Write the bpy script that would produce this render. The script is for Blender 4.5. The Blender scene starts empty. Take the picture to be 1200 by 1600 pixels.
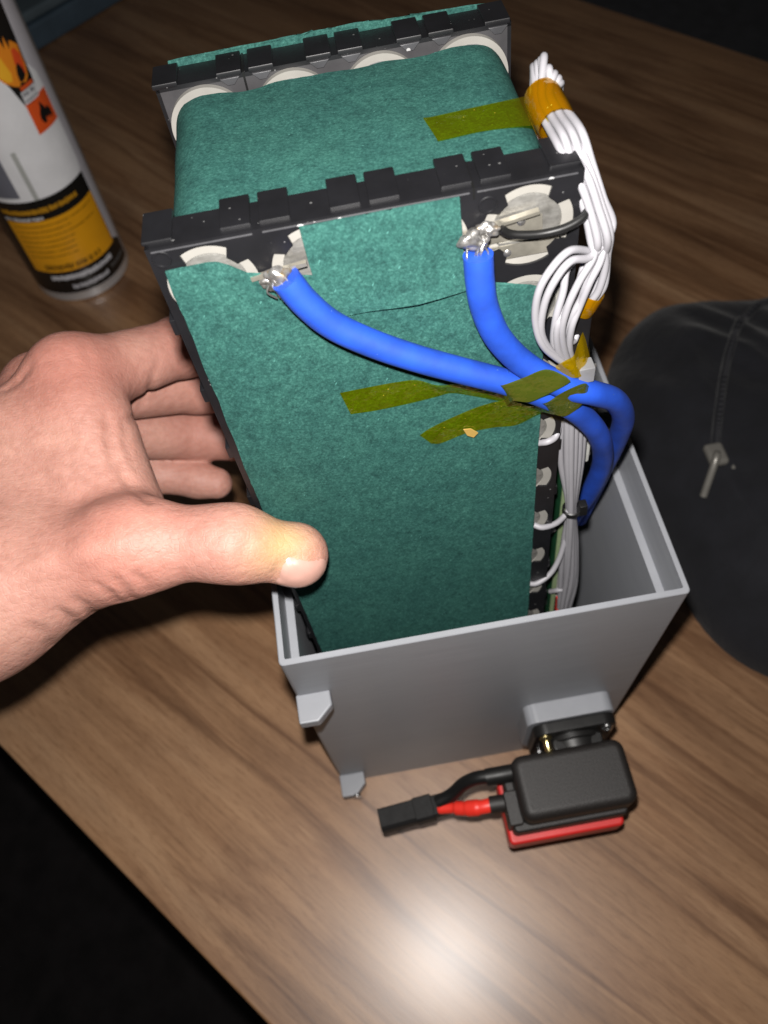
import bpy, bmesh, math, random
import numpy as np
from mathutils import Vector, Matrix
random.seed(7)
MM = 0.001
scene = bpy.context.scene
COL = scene.collection

# ------------------------------------------------------------------ camera, world, flash
cam_d = bpy.data.cameras.new('camera')
cam = bpy.data.objects.new('camera', cam_d); COL.objects.link(cam); scene.camera = cam
cam_d.sensor_fit = 'HORIZONTAL'; cam_d.sensor_width = 36.0; cam_d.lens = 37.5
cam_d.clip_start = 0.01; cam_d.clip_end = 50
R_CAM = Matrix(((0.984633, 0.173402, -0.020727), (-0.159933, 0.847688, -0.505812), (-0.070138, 0.501354, 0.862395)))
C_CAM = Vector((34.92, -89.23, 402.96)) * MM
cam.matrix_world = Matrix.Translation(C_CAM) @ R_CAM.to_4x4()
cam_d.dof.use_dof = True; cam_d.dof.focus_distance = 0.195; cam_d.dof.aperture_fstop = 24.0

world = bpy.data.worlds.new('World'); scene.world = world; world.use_nodes = True
bg = world.node_tree.nodes['Background']; bg.inputs[0].default_value = (0.9, 0.85, 0.8, 1); bg.inputs[1].default_value = 0.022

fl = bpy.data.lights.new('phone_flash', 'AREA'); fl.shape = 'DISK'; fl.size = 0.008; fl.energy = 1.65
fl.color = (1.0, 0.965, 0.93)
flo = bpy.data.objects.new('phone_flash', fl); COL.objects.link(flo)
off = R_CAM @ Vector((-0.004, 0.018, 0.0))
flo.matrix_world = Matrix.Translation(C_CAM + off) @ R_CAM.to_4x4()

vs = scene.view_settings
vs.view_transform = 'Standard'; vs.look = 'None'; vs.exposure = 0.0; vs.gamma = 1.0; vs.use_curve_mapping = False
scene.render.engine = 'CYCLES'
scene.cycles.max_bounces = 8; scene.cycles.transparent_max_bounces = 16
scene.cycles.sample_clamp_indirect = 4.0

# ------------------------------------------------------------------ helpers: materials
def new_mat(name):
    m = bpy.data.materials.new(name); m.use_nodes = True
    nt = m.node_tree; b = nt.nodes['Principled BSDF']
    return m, nt, b
def N(nt, typ, **kw):
    n = nt.nodes.new(typ)
    for k, v in kw.items():
        if k.startswith('i_'):
            key = k[2:]
            n.inputs[int(key) if key.isdigit() else key.replace('_', ' ')].default_value = v
        else: setattr(n, k, v)
    return n
def L(nt, a, b): nt.links.new(a, b)
def coords(nt, scale=(1, 1, 1), rot=(0, 0, 0), typ='POINT'):
    tc = N(nt, 'ShaderNodeTexCoord'); mp = N(nt, 'ShaderNodeMapping'); mp.vector_type = typ
    mp.inputs['Scale'].default_value = scale; mp.inputs['Rotation'].default_value = rot
    L(nt, tc.outputs['Object'], mp.inputs['Vector']); return mp.outputs[0]
def ramp(nt, fac, stops):
    r = N(nt, 'ShaderNodeValToRGB'); e = r.color_ramp.elements
    while len(e) < len(stops): e.new(0.5)
    for el, (p, c) in zip(e, stops):
        el.position = p; el.color = (*c, 1) if len(c) == 3 else c
    L(nt, fac, r.inputs[0]); return r.outputs[0]
def noise(nt, vec, scale, detail=4, rough=0.55):
    n = N(nt, 'ShaderNodeTexNoise'); n.inputs['Scale'].default_value = scale
    n.inputs['Detail'].default_value = detail; n.inputs['Roughness'].default_value = rough
    L(nt, vec, n.inputs['Vector']); return n.outputs['Fac']
def mixc(nt, fac, a, b, mode='MIX'):
    m = N(nt, 'ShaderNodeMix', data_type='RGBA', blend_type=mode)
    for s, v in ((m.inputs[0], fac), (m.inputs[6], a), (m.inputs[7], b)):
        if hasattr(v, 'links'): L(nt, v, s)
        else: s.default_value = (*v, 1) if isinstance(v, tuple) and len(v) == 3 else v
    return m.outputs[2]
def bump(nt, b, h, strength, dist, prev=None):
    n = N(nt, 'ShaderNodeBump'); n.inputs['Strength'].default_value = strength; n.inputs['Distance'].default_value = dist
    L(nt, h, n.inputs['Height'])
    if prev is not None: L(nt, prev, n.inputs['Normal'])
    L(nt, n.outputs[0], b.inputs['Normal']); return n.outputs[0]
def simple(name, col, rough=0.5, metal=0.0, var=0.12, nscale=60, bstr=0.15, bdist=0.0002, bscale=400, spec=0.5):
    m, nt, b = new_mat(name)
    v = coords(nt); f = noise(nt, v, nscale)
    lo = tuple(c * (1 - var) for c in col); hi = tuple(min(1, c * (1 + var)) for c in col)
    L(nt, ramp(nt, f, [(0.3, lo), (0.7, hi)]), b.inputs['Base Color'])
    f2 = noise(nt, v, nscale * 2.3)
    rr = N(nt, 'ShaderNodeMapRange'); rr.inputs['To Min'].default_value = max(0.02, rough - 0.08); rr.inputs['To Max'].default_value = min(1, rough + 0.1)
    L(nt, f2, rr.inputs[0]); L(nt, rr.outputs[0], b.inputs['Roughness'])
    b.inputs['Metallic'].default_value = metal; b.inputs['Specular IOR Level'].default_value = spec
    if bstr: bump(nt, b, noise(nt, v, bscale, 3), bstr, bdist)
    return m
def speckled(name, col, rough, speck=(0.5, 0.48, 0.45), scale=220, thr=0.16):
    """plastic with pale dust specks and scuffs"""
    m, nt, b = new_mat(name); v = coords(nt)
    vo = N(nt, 'ShaderNodeTexVoronoi'); vo.inputs['Scale'].default_value = scale; L(nt, v, vo.inputs['Vector'])
    sep = N(nt, 'ShaderNodeSeparateColor'); L(nt, vo.outputs['Color'], sep.inputs[0])
    th = N(nt, 'ShaderNodeMath', operation='MULTIPLY'); L(nt, sep.outputs[0], th.inputs[0]); th.inputs[1].default_value = thr
    lt = N(nt, 'ShaderNodeMath', operation='LESS_THAN'); L(nt, vo.outputs['Distance'], lt.inputs[0]); L(nt, th.outputs[0], lt.inputs[1])
    pick = N(nt, 'ShaderNodeMath', operation='GREATER_THAN'); L(nt, sep.outputs[1], pick.inputs[0]); pick.inputs[1].default_value = 0.55
    mk = N(nt, 'ShaderNodeMath', operation='MULTIPLY'); L(nt, lt.outputs[0], mk.inputs[0]); L(nt, pick.outputs[0], mk.inputs[1])
    f = noise(nt, v, 90)
    base = ramp(nt, f, [(0.3, tuple(c * 0.8 for c in col)), (0.75, tuple(c * 1.5 for c in col))])
    L(nt, mixc(nt, mk.outputs[0], base, speck), b.inputs['Base Color'])
    b.inputs['Roughness'].default_value = rough
    bump(nt, b, noise(nt, v, 500, 3), 0.12, 0.0002)
    return m

def mat_paper(name, k=1.0):
    m, nt, b = new_mat(name)
    v = coords(nt)
    v2 = coords(nt, (1, 1.0, 2.6), (0.3, 0.5, 0.4), 'TEXTURE'); v3 = coords(nt, (1, 1, 2.6), (0.2, -0.6, 0.3), 'TEXTURE'); v4 = coords(nt, (1, 1, 2.6), (0.4, 1.65, 0.2), 'TEXTURE')
    f1 = noise(nt, v2, 1900, 6, 0.75); f2 = noise(nt, v3, 1900, 6, 0.75); f2b = noise(nt, v4, 1900, 6, 0.75); f3 = noise(nt, v, 300, 7, 0.75); f4 = noise(nt, v, 60, 5, 0.6)
    a0 = N(nt, 'ShaderNodeMath', operation='ADD'); L(nt, f1, a0.inputs[0]); L(nt, f2, a0.inputs[1])
    a = N(nt, 'ShaderNodeMath', operation='ADD'); L(nt, a0.outputs[0], a.inputs[0]); L(nt, f2b, a.inputs[1])
    h = N(nt, 'ShaderNodeMath', operation='MULTIPLY'); L(nt, a.outputs[0], h.inputs[0]); h.inputs[1].default_value = 0.3333
    c1 = ramp(nt, h.outputs[0], [(0.40, (0.013*k, 0.050*k, 0.044*k)), (0.5, (0.023*k, 0.088*k, 0.075*k)), (0.60, (0.050*k, 0.150*k, 0.128*k))])
    c2 = ramp(nt, f3, [(0.34, (0.64, 0.67, 0.69)), (0.5, (0.95, 0.95, 0.95)), (0.66, (1.12, 1.10, 1.08))])
    c3 = ramp(nt, f4, [(0.3, (0.86, 0.88, 0.90)), (0.7, (1.08, 1.06, 1.04))])
    x = mixc(nt, 1.0, c1, c2, 'MULTIPLY'); x = mixc(nt, 1.0, x, c3, 'MULTIPLY')
    # pale stray fibres
    vo = N(nt, 'ShaderNodeTexVoronoi'); vo.inputs['Scale'].default_value = 420; L(nt, v2, vo.inputs['Vector'])
    lt = N(nt, 'ShaderNodeMath', operation='LESS_THAN'); L(nt, vo.outputs['Distance'], lt.inputs[0]); lt.inputs[1].default_value = 0.07
    x = mixc(nt, lt.outputs[0], x, (0.05, 0.15, 0.13))
    L(nt, x, b.inputs['Base Color']); b.inputs['Roughness'].default_value = 0.8
    b.inputs['Specular IOR Level'].default_value = 0.12
    p = bump(nt, b, h.outputs[0], 0.22, 0.0004); bump(nt, b, f3, 0.12, 0.0005, p)
    return m

def mat_wood():
    m, nt, b = new_mat('walnut_laminate')
    ang = math.radians(48.3)
    tc = N(nt, 'ShaderNodeTexCoord')
    mp = N(nt, 'ShaderNodeMapping'); mp.vector_type = 'POINT'; mp.inputs['Rotation'].default_value = (0, 0, ang)
    L(nt, tc.outputs['Object'], mp.inputs['Vector'])
    st = N(nt, 'ShaderNodeMapping'); st.inputs['Scale'].default_value = (0.055, 1, 1); L(nt, mp.outputs[0], st.inputs['Vector'])
    warp = N(nt, 'ShaderNodeTexNoise'); warp.inputs['Scale'].default_value = 5; warp.inputs['Detail'].default_value = 3
    s0 = N(nt, 'ShaderNodeMapping'); s0.inputs['Scale'].default_value = (0.5, 1.2, 1); L(nt, mp.outputs[0], s0.inputs['Vector']); L(nt, s0.outputs[0], warp.inputs['Vector'])
    ad = N(nt, 'ShaderNodeMixRGB', blend_type='ADD'); ad.inputs[0].default_value = 0.035
    L(nt, st.outputs[0], ad.inputs[1]); L(nt, warp.outputs['Color'], ad.inputs[2])
    f1 = noise(nt, ad.outputs[0], 42, 6, 0.6); f2 = noise(nt, ad.outputs[0], 160, 5, 0.65); f3 = noise(nt, mp.outputs[0], 9, 3)
    st2 = N(nt, 'ShaderNodeMapping'); st2.inputs['Scale'].default_value = (0.03, 1, 1); L(nt, mp.outputs[0], st2.inputs['Vector'])
    f5 = noise(nt, st2.outputs[0], 620, 4, 0.7)
    sp = N(nt, 'ShaderNodeMapping'); sp.inputs['Scale'].default_value = (0.22, 1, 1); L(nt, mp.outputs[0], sp.inputs['Vector'])
    f4 = noise(nt, sp.outputs[0], 700, 3, 0.6)
    c = ramp(nt, f1, [(0.28, (0.185, 0.096, 0.048)), (0.42, (0.265, 0.144, 0.073)), (0.55, (0.330, 0.186, 0.097)), (0.72, (0.39, 0.235, 0.130))])
    c = mixc(nt, 1.0, c, ramp(nt, f2, [(0.3, (0.80, 0.77, 0.75)), (0.6, (1.05, 1.05, 1.04))]), 'MULTIPLY')
    # dark annual lines: the level lines of a long stretched noise, one side sharp
    for sc_, wd, dk in ((24, 0.022, 0.70), (52, 0.034, 0.80)):
        n_ = noise(nt, ad.outputs[0], sc_, 4, 0.5)
        sb = N(nt, 'ShaderNodeMath', operation='SUBTRACT'); L(nt, n_, sb.inputs[0]); sb.inputs[1].default_value = 0.5
        c = mixc(nt, 1.0, c, ramp(nt, (lambda q: (L(nt, sb.outputs[0], q.inputs[0]), q.outputs[0])[1])(N(nt, 'ShaderNodeMath', operation='ADD', i_1=0.5)), [(0.5 - wd * 1.2, (1, 1, 1)), (0.5 - wd * 0.2, (dk, dk * 0.94, dk * 0.9)), (0.5, (dk, dk * 0.94, dk * 0.9)), (0.5 + wd * 2.2, (1, 1, 1))]), 'MULTIPLY')
    c = mixc(nt, 1.0, c, ramp(nt, f5, [(0.34, (0.82, 0.80, 0.78)), (0.5, (1.0, 1.0, 1.0))]), 'MULTIPLY')
    c = mixc(nt, 1.0, c, ramp(nt, f3, [(0.3, (0.88, 0.88, 0.9)), (0.7, (1.08, 1.06, 1.02))]), 'MULTIPLY')
    c = mixc(nt, 1.0, c, ramp(nt, f4, [(0.36, (0.86, 0.84, 0.82)), (0.5, (1.0, 1.0, 1.0))]), 'MULTIPLY')
    L(nt, c, b.inputs['Base Color'])
    rr = N(nt, 'ShaderNodeMapRange'); rr.inputs['To Min'].default_value = 0.38; rr.inputs['To Max'].default_value = 0.46
    L(nt, f4, rr.inputs[0]); L(nt, rr.outputs[0], b.inputs['Roughness'])
    b.inputs['Specular IOR Level'].default_value = 0.35
    b.inputs['Coat Weight'].default_value = 0.55; b.inputs['Coat Roughness'].default_value = 0.30; b.inputs['Coat Tint'].default_value = (0.93, 0.96, 1.0, 1)
    p = bump(nt, b, f4, 0.10, 0.0004)
    return m

def mat_pla():
    m, nt, b = new_mat('grey_printed_plastic')
    tc = N(nt, 'ShaderNodeTexCoord')
    w = N(nt, 'ShaderNodeTexWave', wave_type='BANDS', bands_direction='Z'); w.inputs['Scale'].default_value = 420; w.inputs['Distortion'].default_value = 0.5
    w.inputs['Detail'].default_value = 2; w.inputs['Detail Scale'].default_value = 0.4
    L(nt, tc.outputs['Object'], w.inputs['Vector'])
    mp = N(nt, 'ShaderNodeMapping'); mp.inputs['Scale'].default_value = (0.03, 0.03, 1); L(nt, tc.outputs['Object'], mp.inputs['Vector'])
    f = noise(nt, mp.outputs[0], 900, 5, 0.7); g = noise(nt, tc.outputs['Object'], 22, 4)
    L(nt, ramp(nt, f, [(0.3, (0.21, 0.217, 0.236)), (0.7, (0.25, 0.258, 0.279))]), b.inputs['Base Color'])
    rr = N(nt, 'ShaderNodeMapRange'); rr.inputs['To Min'].default_value = 0.38; rr.inputs['To Max'].default_value = 0.52
    L(nt, g, rr.inputs[0]); L(nt, rr.outputs[0], b.inputs['Roughness'])
    p = bump(nt, b, w.outputs['Fac'], 0.22, 0.0002); bump(nt, b, f, 0.25, 0.0003, p)
    return m

def mat_kapton(name='amber_film', dif=0.10, tint=(0.99, 0.88, 0.05), body=(0.22, 0.16, 0.004)):
    m, nt, b = new_mat(name); nt.nodes.remove(b)
    out = nt.nodes['Material Output']; v = coords(nt)
    tr = N(nt, 'ShaderNodeBsdfTransparent'); tr.inputs[0].default_value = (*tint, 1)
    df = N(nt, 'ShaderNodeBsdfDiffuse'); L(nt, mixc(nt, noise(nt, v, 60, 2), body, tuple(c * 1.25 for c in body)), df.inputs[0])
    gl = N(nt, 'ShaderNodeBsdfGlossy'); gl.inputs['Roughness'].default_value = 0.14; gl.inputs[0].default_value = (1, 0.9, 0.6, 1)
    bp = N(nt, 'ShaderNodeBump'); bp.inputs['Strength'].default_value = 0.7; bp.inputs['Distance'].default_value = 0.004
    L(nt, noise(nt, v, 130, 3, 0.5), bp.inputs['Height']); L(nt, bp.outputs[0], gl.inputs['Normal'])
    # tiny trapped bubbles
    vo = N(nt, 'ShaderNodeTexVoronoi'); vo.inputs['Scale'].default_value = 700; L(nt, v, vo.inputs['Vector'])
    lt = N(nt, 'ShaderNodeMath', operation='LESS_THAN'); L(nt, vo.outputs['Distance'], lt.inputs[0]); lt.inputs[1].default_value = 0.09
    pat = N(nt, 'ShaderNodeMath', operation='GREATER_THAN'); L(nt, noise(nt, v, 120), pat.inputs[0]); pat.inputs[1].default_value = 0.55
    bb = N(nt, 'ShaderNodeMath', operation='MULTIPLY'); L(nt, lt.outputs[0], bb.inputs[0]); L(nt, pat.outputs[0], bb.inputs[1])
    m1 = N(nt, 'ShaderNodeMixShader'); m1.inputs[0].default_value = dif; L(nt, tr.outputs[0], m1.inputs[1]); L(nt, df.outputs[0], m1.inputs[2])
    db = N(nt, 'ShaderNodeBsdfDiffuse'); db.inputs[0].default_value = (0.35, 0.27, 0.02, 1)
    m3 = N(nt, 'ShaderNodeMixShader'); L(nt, bb.outputs[0], m3.inputs[0]); L(nt, m1.outputs[0], m3.inputs[1]); L(nt, db.outputs[0], m3.inputs[2])
    lw = N(nt, 'ShaderNodeLayerWeight'); lw.inputs[0].default_value = 0.5
    pw = N(nt, 'ShaderNodeMath', operation='POWER'); L(nt, lw.outputs['Facing'], pw.inputs[0]); pw.inputs[1].default_value = 4.0
    ml = N(nt, 'ShaderNodeMath', operation='MULTIPLY_ADD'); L(nt, pw.outputs[0], ml.inputs[0]); ml.inputs[1].default_value = 0.7; ml.inputs[2].default_value = 0.12
    m2 = N(nt, 'ShaderNodeMixShader'); L(nt, ml.outputs[0], m2.inputs[0]); L(nt, m3.outputs[0], m2.inputs[1]); L(nt, gl.outputs[0], m2.inputs[2])
    L(nt, m2.outputs[0], out.inputs[0]); return m

def mat_skin():
    m, nt, b = new_mat('skin'); v = coords(nt)
    at = N(nt, 'ShaderNodeAttribute'); at.attribute_name = 'tint'
    sep = N(nt, 'ShaderNodeSeparateColor'); L(nt, at.outputs['Color'], sep.inputs[0])
    f1 = noise(nt, v, 55, 5); f2 = noise(nt, v, 420, 4)
    c = ramp(nt, f1, [(0.3, (0.335, 0.166, 0.131)), (0.55, (0.380, 0.197, 0.156)), (0.75, (0.405, 0.222, 0.174))])
    c = mixc(nt, 1.0, c, ramp(nt, f2, [(0.32, (0.90, 0.86, 0.84)), (0.6, (1.03, 1.03, 1.03))]), 'MULTIPLY')
    c = mixc(nt, sep.outputs[0], c, (0.375, 0.130, 0.098))
    c = mixc(nt, sep.outputs[1], c, (0.48, 0.33, 0.13))
    L(nt, c, b.inputs['Base Color'])
    b.inputs['Subsurface Weight'].default_value = 0.25; b.inputs['Subsurface Radius'].default_value = (1.0, 0.35, 0.2); b.inputs['Subsurface Scale'].default_value = 0.0022
    b.inputs['Roughness'].default_value = 0.55; b.inputs['Specular IOR Level'].default_value = 0.32
    # skin lines: cell furrows crossed by fine wrinkles
    vo = N(nt, 'ShaderNodeTexVoronoi', feature='DISTANCE_TO_EDGE'); vo.inputs['Scale'].default_value = 620
    mp = coords(nt, (1, 1, 0.45), (0.5, 0.3, 0.2)); L(nt, mp, vo.inputs['Vector'])
    vr = N(nt, 'ShaderNodeMapRange'); vr.inputs['From Max'].default_value = 0.14; L(nt, vo.outputs['Distance'], vr.inputs[0])
    wv = coords(nt, (0.25, 1, 1), (0.4, 0.9, 0.3)); f3 = noise(nt, wv, 620, 4, 0.7); f4 = noise(nt, v, 150, 5, 0.6)
    p = bump(nt, b, vr.outputs[0], 0.2, 0.00025); p = bump(nt, b, f3, 0.4, 0.0005, p); bump(nt, b, f4, 0.32, 0.0012, p)
    return m

def mat_solder():
    m, nt, b = new_mat('solder'); v = coords(nt)
    f = noise(nt, v, 420, 4, 0.6)
    L(nt, ramp(nt, f, [(0.35, (0.09, 0.085, 0.075)), (0.55, (0.24, 0.235, 0.23)), (0.7, (0.20, 0.14, 0.07))]), b.inputs['Base Color'])
    b.inputs['Metallic'].default_value = 0.65; b.inputs['Roughness'].default_value = 0.36
    bump(nt, b, noise(nt, v, 420, 3, 0.5), 0.6, 0.0010); return m

def mat_cell_end():
    m, nt, b = new_mat('nickel'); v = coords(nt)
    sc = coords(nt, (0.12, 1, 1), (0, 0.6, 0)); f = noise(nt, sc, 900, 4, 0.7); g = noise(nt, v, 160, 5, 0.7)
    c = ramp(nt, g, [(0.35, (0.12, 0.115, 0.105)), (0.65, (0.24, 0.235, 0.22))])
    L(nt, mixc(nt, 1.0, c, ramp(nt, f, [(0.4, (0.8, 0.8, 0.8)), (0.7, (1.2, 1.2, 1.2))]), 'MULTIPLY'), b.inputs['Base Color'])
    b.inputs['Metallic'].default_value = 0.45; b.inputs['Roughness'].default_value = 0.42
    bump(nt, b, f, 0.25, 0.0003); return m

M = dict(
    wood=mat_wood(), pla=mat_pla(), paper=mat_paper('green_insulation_paper', 0.86), kapton=mat_kapton(), skin=mat_skin(),
    kapton_dense=mat_kapton('amber_film_doubled', 0.45, (0.92, 0.5, 0.02), (0.24, 0.115, 0.0)),
    kapton_olive=mat_kapton('amber_film_over_cable', 0.55, (0.9, 0.7, 0.05), (0.064, 0.078, 0.009)),
    holder=speckled('black_holder_plastic', (0.0052, 0.0052, 0.0062), 0.40, (0.09, 0.09, 0.09), 520, 0.15),
    ring=simple('white_insulator', (0.20, 0.192, 0.175), 0.6, var=0.14),
    nickel=mat_cell_end(),
    strip=simple('copper_nickel_strip', (0.34, 0.32, 0.27), 0.3, 0.75, var=0.3, nscale=200),
    solder=mat_solder(),
    blue=speckled('blue_silicone', (0.0062, 0.042, 0.300), 0.6, (0.06, 0.12, 0.33), 420, 0.09),
    white_wire=simple('white_silicone', (0.235, 0.230, 0.247), 0.5, var=0.04, nscale=120, bstr=0.04),
    black_wire=simple('black_silicone', (0.006, 0.006, 0.006), 0.35, var=0.2),
    pcb=simple('green_circuit_board', (0.012, 0.075, 0.03), 0.35, var=0.25, nscale=300),
    pcb_edge=simple('pale_board_edge', (0.16, 0.21, 0.11), 0.6),
    chip=simple('dark_component', (0.02, 0.02, 0.022), 0.4),
    part_white=simple('white_component', (0.32, 0.32, 0.30), 0.5, var=0.15, nscale=300),
    tin=simple('tinned_metal', (0.38, 0.37, 0.36), 0.3, 0.9),
    part_grey=speckled('grey_component', (0.12, 0.12, 0.125), 0.4),
    cell=simple('cell_sleeve', (0.25, 0.25, 0.26), 0.45),
    plug_black=simple('black_nylon', (0.011, 0.009, 0.0082), 0.55, var=0.2, nscale=900, bstr=0.35, bdist=0.0003, bscale=1500),
    socket_black=simple('black_glossy_plastic', (0.008, 0.0076, 0.0074), 0.42, var=0.15, spec=0.35),
    plug_red=simple('red_nylon', (0.55, 0.018, 0.016), 0.45, var=0.1),
    red_tube=simple('red_heat_shrink', (0.72, 0.03, 0.018), 0.42, var=0.08),
    brass=simple('brass', (0.75, 0.62, 0.3), 0.25, 1.0),
    steel=simple('steel', (0.6, 0.6, 0.6), 0.25, 1.0),
    end_black=simple('matt_black_nylon', (0.0085, 0.0082, 0.0082), 0.65, var=0.25, nscale=300, spec=0.25),
    nail=simple('nail', (0.43, 0.245, 0.20), 0.26, var=0.06, nscale=150, bstr=0.08),
    nail_tip=simple('nail_edge', (0.5, 0.34, 0.28), 0.35),
)

# ------------------------------------------------------------------ helpers: geometry (all lengths in mm)
def obj(name, verts, faces, mat, parent=None, smooth=False, bev=0, segs=2, angle=40):
    me = bpy.data.meshes.new(name)
    me.from_pydata([(v[0] * MM, v[1] * MM, v[2] * MM) for v in verts], [], faces)
    if mat: me.materials.append(mat)
    o = bpy.data.objects.new(name, me); COL.objects.link(o)
    bm = bmesh.new(); bm.from_mesh(me)
    bmesh.ops.recalc_face_normals(bm, faces=bm.faces)
    if bev:
        es = [e for e in bm.edges if len(e.link_faces) == 2 and e.calc_face_angle(0) > math.radians(25)]
        bmesh.ops.bevel(bm, geom=es, offset=bev * MM, segments=segs, profile=0.5, affect='EDGES', clamp_overlap=True)
    bm.to_mesh(me); bm.free()
    if smooth or bev: shade(me, angle)
    if bev:
        wn = o.modifiers.new('even_shading', 'WEIGHTED_NORMAL'); wn.keep_sharp = True
    if parent: o.parent = parent
    return o
def shade(me, angle=40):
    me.polygons.foreach_set('use_smooth', [True] * len(me.polygons))
    try: me.set_sharp_from_angle(angle=math.radians(angle))
    except Exception: pass
def box_vf(x0, x1, y0, y1, z0, z1):
    v = [(x0, y0, z0), (x1, y0, z0), (x1, y1, z0), (x0, y1, z0), (x0, y0, z1), (x1, y0, z1), (x1, y1, z1), (x0, y1, z1)]
    f = [(0, 3, 2, 1), (4, 5, 6, 7), (0, 1, 5, 4), (1, 2, 6, 5), (2, 3, 7, 6), (3, 0, 4, 7)]
    return v, f
def box(name, x0, x1, y0, y1, z0, z1, mat, parent=None, bev=0.4, segs=2):
    v, f = box_vf(x0, x1, y0, y1, z0, z1); return obj(name, v, f, mat, parent, bev=bev, segs=segs)
class MB:
    def __init__(s): s.v = []; s.f = []
    def add(s, v, f):
        n = len(s.v); s.v += list(v); s.f += [tuple(i + n for i in q) for q in f]
    def box(s, *a): s.add(*box_vf(*a))
    def prism(s, poly, axis, a, b):
        """extrude a 2-D polygon along an axis: 'y' takes (x, z), 'z' takes (x, y), 'x' takes (y, z)"""
        n = len(poly)
        def p3(p, t): return {'y': (p[0], t, p[1]), 'z': (p[0], p[1], t), 'x': (t, p[0], p[1])}[axis]
        v = [p3(p, a) for p in poly] + [p3(p, b) for p in poly]
        f = [tuple(range(n)), tuple(range(2 * n - 1, n - 1, -1))] + [(i, (i + 1) % n, n + (i + 1) % n, n + i) for i in range(n)]
        s.add(v, f)
    def build(s, name, mat, parent=None, **k): return obj(name, s.v, s.f, mat, parent, **k)
def catmull(pts, n=10):
    P = [np.array(p, float) for p in pts]; P = [2 * P[0] - P[1]] + P + [2 * P[-1] - P[-2]]
    out = []
    for i in range(1, len(P) - 2):
        for t in np.linspace(0, 1, n, endpoint=False):
            a, b, c, d = P[i - 1:i + 3]
            out.append(0.5 * (2 * b + (c - a) * t + (2 * a - 5 * b + 4 * c - d) * t * t + (3 * b - a - 3 * c + d) * t ** 3))
    out.append(P[-2]); return out
def tube_vf(path, r, seg=12, squash=None):
    path = [np.array(p, float) for p in path]; n = len(path)
    T = [path[min(i + 1, n - 1)] - path[max(i - 1, 0)] for i in range(n)]
    T = [t / (np.linalg.norm(t) + 1e-9) for t in T]
    up = np.array([0, 0, 1.0]) if abs(T[0][2]) < 0.9 else np.array([1.0, 0, 0])
    u = np.cross(up, T[0]); u /= np.linalg.norm(u); v = []
    for i in range(n):
        u = u - (u @ T[i]) * T[i]; u /= np.linalg.norm(u); w = np.cross(T[i], u)
        ri = r[i] if hasattr(r, '__len__') else r
        for k in range(seg):
            a = 2 * math.pi * k / seg; v.append(tuple(path[i] + ri * (math.cos(a) * u + math.sin(a) * w)))
    f = [(i * seg + k, i * seg + (k + 1) % seg, (i + 1) * seg + (k + 1) % seg, (i + 1) * seg + k) for i in range(n - 1) for k in range(seg)]
    f += [tuple(range(seg - 1, -1, -1)), tuple(range((n - 1) * seg, n * seg))]
    return v, f
def tube(name, pts, r, mat, parent=None, seg=12, n=10):
    v, f = tube_vf(catmull(pts, n), r, seg); return obj(name, v, f, mat, parent, smooth=True, angle=60)
def lathe(prof, axis_o, axis='z', seg=40):
    """profile of (radius, height) turned round an axis through axis_o"""
    v = []
    for r, h in prof:
        for k in range(seg):
            a = 2 * math.pi * k / seg; c, s = r * math.cos(a), r * math.sin(a)
            p = {'z': (c, s, h), 'y': (c, h, s), 'x': (h, c, s)}[axis]
            v.append((p[0] + axis_o[0], p[1] + axis_o[1], p[2] + axis_o[2]))
    f = [(i * seg + k, i * seg + (k + 1) % seg, (i + 1) * seg + (k + 1) % seg, (i + 1) * seg + k) for i in range(len(prof) - 1) for k in range(seg)]
    f += [tuple(range(seg)), tuple(range((len(prof) - 1) * seg, len(prof) * seg))]
    return v, f
def ribbon(name, rows, mat, parent=None, n=8, cross=4, thick=0.0):
    """a tape strip: rows of (edge point, other edge point), splined along its length"""
    A = catmull([r[0] for r in rows], n); B = catmull([r[1] for r in rows], n)
    v = [tuple(a + (b - a) * k / cross) for a, b in zip(A, B) for k in range(cross + 1)]; w = cross + 1
    f = [(i * w + k, i * w + k + 1, (i + 1) * w + k + 1, (i + 1) * w + k) for i in range(len(A) - 1) for k in range(cross)]
    return obj(name, v, f, mat, parent, smooth=True, angle=80)
def empty(name, loc=(0, 0, 0), label=None, cat=None, group=None):
    o = bpy.data.objects.new(name, None); COL.objects.link(o); o.empty_display_size = 0.01
    o.location = Vector(loc) * MM
    if label: tag(o, label, cat, group)
    return o
def tag(o, label=None, cat=None, group=None, kind=None):
    if label: o['label'] = label
    if cat: o['category'] = cat
    if group: o['group'] = group
    if kind: o['kind'] = kind
    return o
def rrect(x0, x1, y0, y1, r, n=6):
    p = []
    for cx, cy, a0 in ((x1 - r, y1 - r, 0), (x0 + r, y1 - r, 90), (x0 + r, y0 + r, 180), (x1 - r, y0 + r, 270)):
        for k in range(n + 1):
            a = math.radians(a0 + 90 * k / n); p.append((cx + r * math.cos(a), cy + r * math.sin(a)))
    return p

# ------------------------------------------------------------------ setting: table top and floor
# the table's long edges run along U, its short way along V
U = np.array([0.665, -0.747]); V = np.array([0.747, 0.665])
E0 = np.array((-172.75, 49.23, 0.00)[:2]); E1 = np.array((369.09, 566.31, 0.00)[:2])
w0 = E0 @ V; w1 = E1 @ V
def uv(u, v): return tuple(U * u + V * v)
tp = [uv(-900, w0), uv(900, w0), uv(900, w1), uv(-900, w1)]
mb = MB(); mb.prism(tp, 'z', -26, 0)
table = mb.build('table_top', M['wood'], bev=1.5, segs=3); tag(table, kind='structure')
fm = simple('dark_carpet', (0.020, 0.017, 0.018), 0.9, var=0.4, nscale=30, bstr=0.6, bdist=0.004, bscale=300)
v, f = box_vf(-2500, 2500, -2000, 3000, -760, -740)
tag(obj('floor', v, f, fm), kind='structure')

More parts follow.
